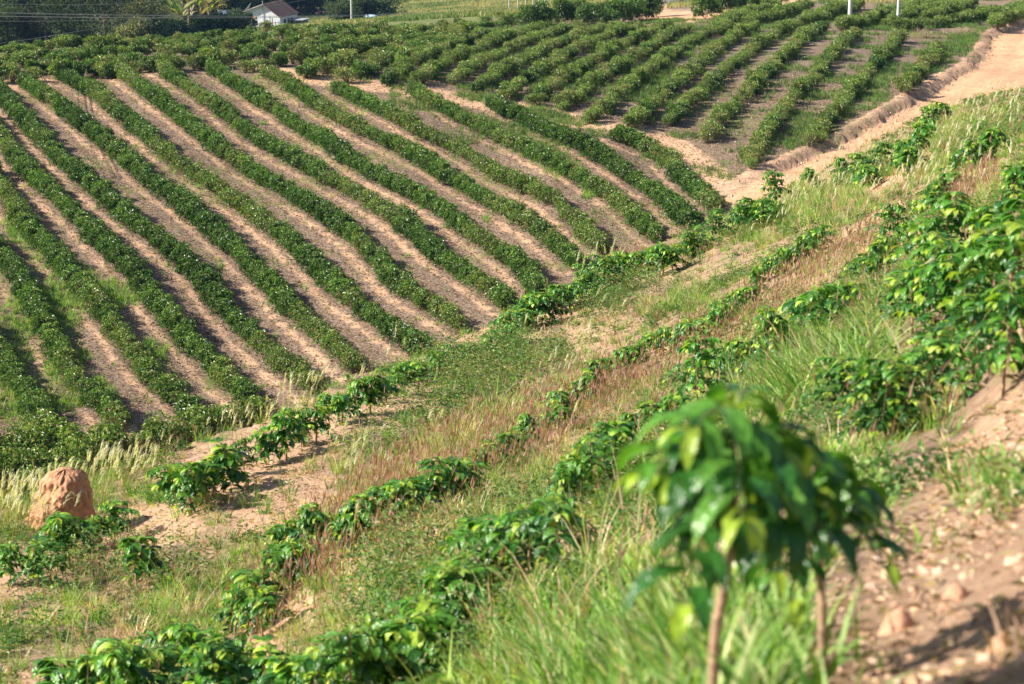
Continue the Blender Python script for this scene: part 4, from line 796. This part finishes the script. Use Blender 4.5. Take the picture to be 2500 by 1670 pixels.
# far wood: one mass
wa=NB(); wb=NB(); g=np.random.RandomState(5)
wt=[tree_mesh(900+i,13,12,1100,[DK,DK,MD,DK][i],.7,.25) for i in range(4)]
for i in range(460):
    u=g.uniform(-300,900); d=330+310*g.uniform(0,1)**1.5; b=ground_at(u,d)
    if (u>720 and d<420) or (d<345 and u>310) or (d<385 and u>400): continue
    s=g.uniform(.7,1.25); ang=g.uniform(0,6.3); ca,sa=math.cos(ang)*s,math.sin(ang)*s; A,B=wt[g.randint(4)]
    for src,dst in ((A,wb),(B,wa)):
        for vv,ff,cc in zip(src.v,src.f,src.c):
            q=np.stack([vv[:,0]*ca-vv[:,1]*sa,vv[:,0]*sa+vv[:,1]*ca,vv[:,2]*s],-1)+b
            if src is B or len(ff)>6: dst.add(q,ff-ff.min(),cc, 0 if dst is wa else 0)
for v_,f_,c_,m_ in zip(wb.v,wb.f,wb.c,wb.m): wa.add(v_,f_-f_.min(),c_,1)
tag(build(wa,'wood',[M_TREE,M_BARK]),'dense dark wood filling the hillside behind the house','wood',kind='stuff'); print('wood',wa.n)
# banana plants
def banana(b,seed,H,label,dry):
    g=np.random.RandomState(seed); r_=empty('banana_plant',b); A=NB(); B=NB(); tube(A,[(0,0,-.3),(.05,0,H*.35),(g.normal(0,.15),0,H*.66)],[.26,.22,.15],(.20,.15,.10),0,8)
    n=20; az=g.uniform(0,6.3,n); top=np.tile([0.,0,H*.64],(n,1)); top[:,2]-=g.rand(n)**2*H*.3; c=np.array([(.27,.22,.15) if g.rand()<dry else ((.06,.13,.035) if g.rand()<.65 else (.2,.32,.05)) for _ in range(n)])
    dead=c[:,0]>.35; pt=np.where(dead,g.uniform(-.2,.5,n),g.uniform(.6,1.3,n)); curved_leaves(B,top,az,pt,np.where(dead,g.uniform(1.4,2.4,n),g.uniform(.3,1.0,n)),np.full(n,H*.5),np.full(n,.55),c,0,9)
    tag(r_,label,'banana plant','banana plants left of the house'); build(A,'trunk',[M_BARK],r_,True); build(B,'leaves',[M_GRASS],r_,True)
for i,(u,d,H,dry,lab) in enumerate([(432,300,7.2,.5,'leftmost banana plant with dry hanging leaves'),(452,296,6.2,.3,'banana plant with bright green upright leaves'),(468,302,7.8,.55,'tall banana plant in the middle of the clump'),
    (494,300,8,.6,'tall banana plant with pale trunk, right of the middle'),(518,310,7.4,.8,'rightmost banana plant with tattered grey leaves'),(448,306,4.6,.7,'short brown banana plant at the back of the clump')]):
    banana(ground_at(u,d),40+i,H,lab,dry)

# ------------------------------------------------------------------ farmhouse
hb=ground_at(647,322); hb[2]-=.1
hs=empty('farmhouse',hb,R(-14)); tag(hs,'small white gabled farmhouse with a reddish brown tiled roof','house')
wl,wr,ap=2.9,2.2,4.0; xl,xr,xm=-2.9,2.9,.25; Ln=8.0; WH=(.66,.68,.72)
nb=NB(); F=[(xl,0,-1.5),(xr,0,-1.5),(xr,0,wr),(xm,0,ap),(xl,0,wl)]; Bk=[(a,Ln,c) for a,b,c in F]
nb.add(F+Bk,[[0,1,2,3,4]],WH); nb.add(F+Bk,[[9,8,7,6,5]],WH); nb.add(F+Bk,[[0,4,9,5],[1,6,7,2],[4,3,8,9],[3,2,7,8]],WH); build(nb,'wall',[M_PAINT],hs)
def roof_slope(x0,z0,x1,z1,col,name):
    nb=NB(); k=26; n_=np.array([-(z1-z0),0,(x1-x0)]); n_=n_/np.linalg.norm(n_); n_=n_*(1 if n_[2]>0 else -1)
    dx=np.array([x1-x0,0,z1-z0]); ov=dx/np.linalg.norm(dx)*.35
    for i in range(k):
        y0=-.4+(Ln+.8)*i/k; y1=-.4+(Ln+.8)*(i+1)/k; ym=(y0+y1)/2
        a=np.array([x0,0,z0]); b=np.array([x1,0,z1])+ov
        V=[a+[0,y0,0]+n_*.05,a+[0,ym,0]+n_*.13,a+[0,y1,0]+n_*.05,b+[0,y0,0]+n_*.05,b+[0,ym,0]+n_*.13,b+[0,y1,0]+n_*.05,a+[0,y0,0]-n_*.0+n_*.01,b+[0,y0,0]+n_*.01,a+[0,y1,0]+n_*.01,b+[0,y1,0]+n_*.01]
        cc=np.array(col)*random.uniform(.75,1.25); nb.add(V,[[0,3,4,1],[1,4,5,2],[6,8,9,7],[3,7,9,5],[0,1,2,8],[6,7,3,0]][:4],cc)
    build(nb,name,[M_TILE],hs)
roof_slope(xm,ap,xr,wr,(.095,.065,.058),'roof'); roof_slope(xm,ap,xl,wl,(.15,.115,.10),'roof')
nb=NB(); box(nb,(xm-.0,-.42,ap+.05),(.14,.12,.12),(.3,.28,.27)); tube(nb,[(xm,-.44,ap+.02),(xl-.3,-.44,wl-.1)],.06,(.32,.31,.31),0,5); tube(nb,[(xm,-.44,ap+.02),(xr+.3,-.44,wr-.25)],.06,(.24,.14,.12),0,5); build(nb,'verge_board',[M_PAINT],hs)
for (y,nm) in ((2.2,'window'),(5.4,'window')):
    nb=NB(); box(nb,(xr+.02,y,1.15),(.06,.9,.95),(.06,.07,.09)); box(nb,(xr+.05,y,.65),(.06,1.0,.06),(.5,.5,.5)); build(nb,nm,[M_MISC],hs)
nb=NB(); box(nb,(xr+.03,3.9,.7),(.06,.85,1.9),(.22,.2,.2)); build(nb,'door',[M_MISC],hs)
nb=NB(); tube(nb,[(.1,-.1,-1),(.1,-.1,4.6)],.05,(.45,.45,.46),0,6); build(nb,'mast',[M_CONC],hs)
nb=NB(); box(nb,(xr+1.3,5.2,1.35),(2.6,3.4,.1),(.30,.31,.34)); box(nb,(xr+1.2,6.8,.1),(2.2,.1,2.3),WH); build(nb,'lean_to',[M_PAINT],hs)
# satellite dish on a post
db=ground_at(611,318); ds_=empty('satellite_dish',db); tag(ds_,'grey satellite dish on a post left of the house roof','satellite dish')
nb=NB(); tube(nb,[(0,0,-.5),(0,0,3.4)],.06,(.4,.4,.4),0,6); build(nb,'post',[M_CONC],ds_)
nb=NB(); V=[(0,0,-.22)]; 
for k in range(1,5):
    for j in range(16): a=j*math.pi/8; V.append((k/4*.95*math.cos(a),k/4*.95*math.sin(a),-.22+.25*(k/4)**2))
V=np.array(V); al_=R(50); V=np.stack([V[:,0]*math.cos(al_)+V[:,2]*-math.sin(al_),V[:,1],V[:,0]*math.sin(al_)+V[:,2]*math.cos(al_)],-1)+[0,0,3.6]
nb.add(V,[[0,1+j,1+(j+1)%16] for j in range(16)],(.6,.57,.54)); nb.add(V,[[1+(k-1)*16+j,1+(k-1)*16+(j+1)%16,1+k*16+(j+1)%16,1+k*16+j] for k in range(1,4) for j in range(16)],(.6,.57,.54)); build(nb,'dish',[M_MISC],ds_)
# shed in front of the house
sb=ground_at(606,305); sh=empty('shed',sb); tag(sh,'low lean-to shed with an orange sheet roof before the house','shed')
nb=NB(); V=np.array([(-1.3,0,1.5),(1.5,0,2.2),(1.5,2.2,2.3),(-1.3,2.2,1.6)]); nb.add(np.vstack([V,V-[0,0,.08]]),[[0,1,2,3],[7,6,5,4],[0,4,5,1],[1,5,6,2],[2,6,7,3],[3,7,4,0]],(.34,.17,.11)); build(nb,'roof',[M_TILE],sh)
nb=NB(); box(nb,(.3,.9,.6),(1.5,1.2,1.6),(.55,.52,.5)); build(nb,'wall',[M_PAINT],sh)
for (x,y,hh) in ((-1.2,.1,1.4),(1.4,.1,2.1),(-1.2,2.1,1.5),(1.4,2.1,2.2)): nb=NB(); tube(nb,[(x,y,-.6),(x,y,hh)],.06,(.3,.22,.16),0,5); build(nb,'post',[M_BARK],sh)
sb=ground_at(570,312); sh=empty('open_shelter',sb); tag(sh,'open orange roofed shelter on posts left of the house','shelter')
nb=NB(); V=np.array([(-2.2,0,1.9),(1.6,0,2.1),(1.6,2,2.3),(-2.2,2,2.1)]); nb.add(np.vstack([V,V-[0,0,.08]]),[[0,1,2,3],[7,6,5,4],[0,4,5,1],[1,5,6,2],[2,6,7,3],[3,7,4,0]],(.30,.19,.14)); build(nb,'roof',[M_TILE],sh)
for (x,y) in ((-2.1,.1),(-.3,.1),(1.5,.1),(1.5,1.9),(-2.1,1.9)): nb=NB(); tube(nb,[(x,y,-.8),(x,y,1.95)],.07,(.42,.32,.24),0,5); build(nb,'post',[M_BARK],sh)
# washing line with clothes
lb=ground_at(560,325); wl_=empty('washing_line',lb); tag(wl_,'washing line between two posts left of the house','washing line')
for x in (-1.8,1.8): nb=NB(); tube(nb,[(x,0,-.5),(x,0,3.5)],.05,(.35,.3,.25),0,5); build(nb,'post',[M_BARK],wl_)
nb=NB(); tube(nb,[(-1.8,0,3.45),(0,0,3.35),(1.8,0,3.45)],.012,(.5,.5,.5),0,4); build(nb,'line',[M_MISC],wl_)
def cloth(x,z,w,h,col,label,nm):
    g=np.linspace(0,1,9); V=[]; 
    for a in g:
        for b in g: V.append((x+(a-.5)*w,math.sin(a*9)*.05*b,z-b*h))
    V=np.array(V)+lb; nb=NB(); F_=[[i*9+j,i*9+j+1,(i+1)*9+j+1,(i+1)*9+j] for i in range(8) for j in range(8)]
    nb.add(V,F_,col); nb.add(V+[0,.02,0],[f[::-1] for f in F_],col); tag(build(nb,nm,[M_MISC],smooth=True),label,'laundry','washing on the line')
cloth(-.4,3.35,.8,1.1,(.50,.62,.75),'pale blue cloth hanging on the washing line','hanging_cloth'); cloth(.95,3.4,.6,.95,(.55,.10,.03),'orange red cloth hanging on the washing line','hanging_cloth'); cloth(.3,3.36,.4,.7,(.06,.10,.3),'dark blue cloth hanging between the pale and red ones','hanging_cloth'); cloth(-1.2,3.38,.45,.8,(.65,.66,.68),'white cloth hanging leftmost on the washing line','hanging_cloth')
# yard clutter: stakes of a yard fence
fb=ground_at(650,302); fe=empty('yard_fence',fb); tag(fe,'rickety grey stake fence in front of the house wall','fence')
for i in range(9):
    x=-1.2+i*.42; nb=NB(); tube(nb,[(x,random.gauss(0,.1),-.6),(x+random.gauss(0,.08),0,random.uniform(1.3,2.3))],.06,(.16,.13,.12),0,5); build(nb,'stake',[M_BARK],fe)
nb=NB(); tube(nb,[(-1.3,-.08,1.1),(2.3,-.08,1.3)],.05,(.2,.15,.13),0,5); tube(nb,[(-1.3,-.08,.6),(2.3,-.08,.7)],.05,(.2,.15,.13),0,5); build(nb,'rail',[M_BARK],fe)

# ------------------------------------------------------------------ poles, wires, posts, odds and ends
def pole(u,d,H,r_,label,name='utility_pole',v=None,col=(.50,.49,.46)):
    b=ground_at(u,d) if v is None else ground([u],[v])[0]
    e=empty(name,b); tag(e,label,'utility pole','utility poles')
    nb=NB(); tube(nb,[(0,0,-.5),(0,0,H*.5),(0,0,H)],[r_,r_*.82,r_*.6],col,0,14); build(nb,'shaft',[M_CONC],e,True)
    nb=NB(); box(nb,(0,0,H-.5),(.12,1.8,.12),(.3,.25,.2),0,0); build(nb,'crossarm',[M_BARK],e)
    for y in (-.8,-.3,.3,.8): nb=NB(); tube(nb,[(0,y,H-.44),(0,y,H-.3),(0,y,H-.2)],[.05,.07,.03],(.5,.5,.5),0,8); build(nb,'insulator',[M_MISC],e)
    return b
pR1=pole(2074,0,9,.19,'thick pale concrete pole, left of the pair at the upper right',v=60); pR2=pole(2192,0,9,.16,'pale concrete pole, right of the pair at the upper right',v=61)
pL1=pole(862,322,9,.17,'grey utility pole on the grass right of the farmhouse'); pL2=pole(797,420,9,.12,'slim distant utility pole behind the farmhouse yard')
def wire(pts,r_,label,col=(.33,.31,.31)):
    nb=NB(); P=np.array(pts,float); n=40; q=np.linspace(0,1,len(P)); t=np.linspace(0,1,n); C=np.stack([np.interp(t,q,P[:,i]) for i in range(3)],-1)
    for _ in range(6): C[1:-1]=(C[:-2]+C[2:])/2*.6+C[1:-1]*.4
    tube(nb,C,r_,col,0,5); tag(build(nb,'power_line',[M_MISC],smooth=True),label,'power line','power lines')
def span(a,b,sag): 
    a=np.array(a);b=np.array(b); return [a+(b-a)*t-np.array([0,0,4*sag*t*(1-t)]) for t in np.linspace(0,1,9)]
pOut=ground_at(3300,190)+[0,0,0]
pOff=ground_at(2700,165)
for y in (-.8,.3):
    wire(span(pR2+[0,y,8.8],pOff+[4,y,8.8],.4),.012,['far power line','near power line'][y>0]+' running right from the right pole over the road')
    wire(span(pR1+[0,y,8.8],pR2+[0,y,8.8],.15),.012,['far power line','near power line'][y>0]+' between the two poles at the upper right')
W1=[(-300,24,105),(0,31,130),(150,35,158),(380,38,200),(620,40.5,250),(800,39,290),(1000,33,330),(1300,8,390),(1500,-25,430)]
W2=[(-300,34,105),(0,40,130),(150,42,158),(380,44,200),(620,43.5,250),(800,41,290),(1000,35,330),(1300,10,390),(1500,-22,430)]
W3=[(-300,52,105),(0,52,130),(150,51.5,158),(280,49,185),(400,43,215),(600,25,260),(800,-10,300)]
W4=[(-50,112,140),(60,98,160),(180,78,185),(280,62,205),(350,50,220),(420,36,240),(600,-10,300)]
W5=[(-300,6,105),(0,10,130),(150,12,158),(300,10,190),(500,-8,230)]
for Wp,rr_,lab in ((W1,.028,'upper of the two thick power lines crossing before the dark wood'),(W2,.028,'lower of the two thick power lines crossing before the dark wood'),(W3,.014,'thin power line just below the two thick ones at left'),
    (W4,.014,'thin slanting line rising to the right across the dark wood'),(W5,.011,'thin power line near the top edge at left')): wire([at(*q) for q in Wp],rr_,lab)
for i,(u,d,H) in enumerate([(1243,300,1.8),(1264,296,2.4),(1283,294,2.6),(1301,292,2.6),(1315,290,2.2),(1330,288,2.8)]):
    b=ground_at(u,d); nb=NB(); tube(nb,[(0,0,-.4),(0,0,H)],[.09,.08],(.5,.47,.44),0,7); nb2=nb; o=build(nb,'fence_post',[M_CONC],smooth=True); o.location=b
    tag(o,'pale fence post on the far meadow edge, %s from the left'%ORD[i],'fence post','fence posts on the meadow edge')
def tank(u,d,w,label,nm,col,cat):
    b=ground_at(u,d); nb=NB(); K=9; ring=12
    for (z0,z1,r0,r1_) in ((0,.12,.92,1),(.12,.6,1,1.05),(.6,.72,1.05,.98),(.72,.85,.98,.7),(.85,.95,.7,.3),(.95,.96,.3,.01)):
        an=np.arange(24)*2*np.pi/24; lo=np.stack([np.cos(an)*w*r0,np.sin(an)*w*r0*.7,np.full(24,z0*w)],-1); hi=np.stack([np.cos(an)*w*r1_,np.sin(an)*w*r1_*.7,np.full(24,z1*w)],-1)
        nb.add(np.vstack([lo,hi]),[[j,(j+1)%24,24+(j+1)%24,24+j] for j in range(24)],col if z0<.5 else tuple(np.array(col)*1.3))
    o=build(nb,nm,[M_MISC],smooth=True); o.location=b+[0,0,-.1]; tag(o,label,cat)
tank(908,328,1.05,'pale blue and white container standing in the grass','water_container',(.45,.60,.72),'container'); tank(823,335,.55,'small bluish container in the grass left of the pole','small_container',(.3,.38,.45),'container')
b=ground_at(1642,270); me=lump('covered_heap',77,1.9,1.2,.9,([0,.4,.7,.9,1],[1,.85,.6,.35,.05]),.25,(.13,.125,.13),M_CLAY,14,30); o=link_mesh('covered_heap',me); o.location=b; tag(o,'dark grey covered heap beside the back track','heap')
for (u,v,w,lab) in [(2255,93,1.3,'dry brush pile nearer the two poles on the bank'),(2355,88,2.0,'larger dry brush pile by the bend of the dirt road')]:
    p=ground([u],[v])[0]; nb=NB(); n=420; q=rs.normal(0,1,(n,3))*[w*.45,w*.35,.0]; q[:,2]=rs.uniform(0,.6,n)*np.exp(-(q[:,0]/w)**2*1.5); az=rs.uniform(0,6.3,n)
    blades(nb,q,az,rs.uniform(.8,1.7,n),rs.uniform(0,.6,n),rs.uniform(.4,.9,n),np.full(n,.03),mixc(n,[(.36,.27,.19),(.26,.19,.14),(.45,.36,.26)]),2); o=build(nb,'brush_pile',[M_GRASS]); o.location=p; tag(o,lab,'brush pile')
# ------------------------------------------------------------------ the air between the hills
hz=NB(); box(hz,(0,300,10),(1500,900,230),(1,1,1)); ho=build(hz,'haze',[]); ho.data.materials.clear()
hm=bpy.data.materials.new('haze'); hm.use_nodes=True; hn=hm.node_tree; hn.nodes.clear(); pv=hn.nodes.new('ShaderNodeVolumePrincipled'); om=hn.nodes.new('ShaderNodeOutputMaterial')
pv.inputs['Color'].default_value=(.28,.52,1,1); pv.inputs['Density'].default_value=.00009; pv.inputs['Anisotropy'].default_value=.3; hn.links.new(pv.outputs[0],om.inputs['Volume'])
ho.data.materials.append(hm); ho.display_type='WIRE'; tag(ho,kind='stuff')
print('objects',len(bpy.data.objects))
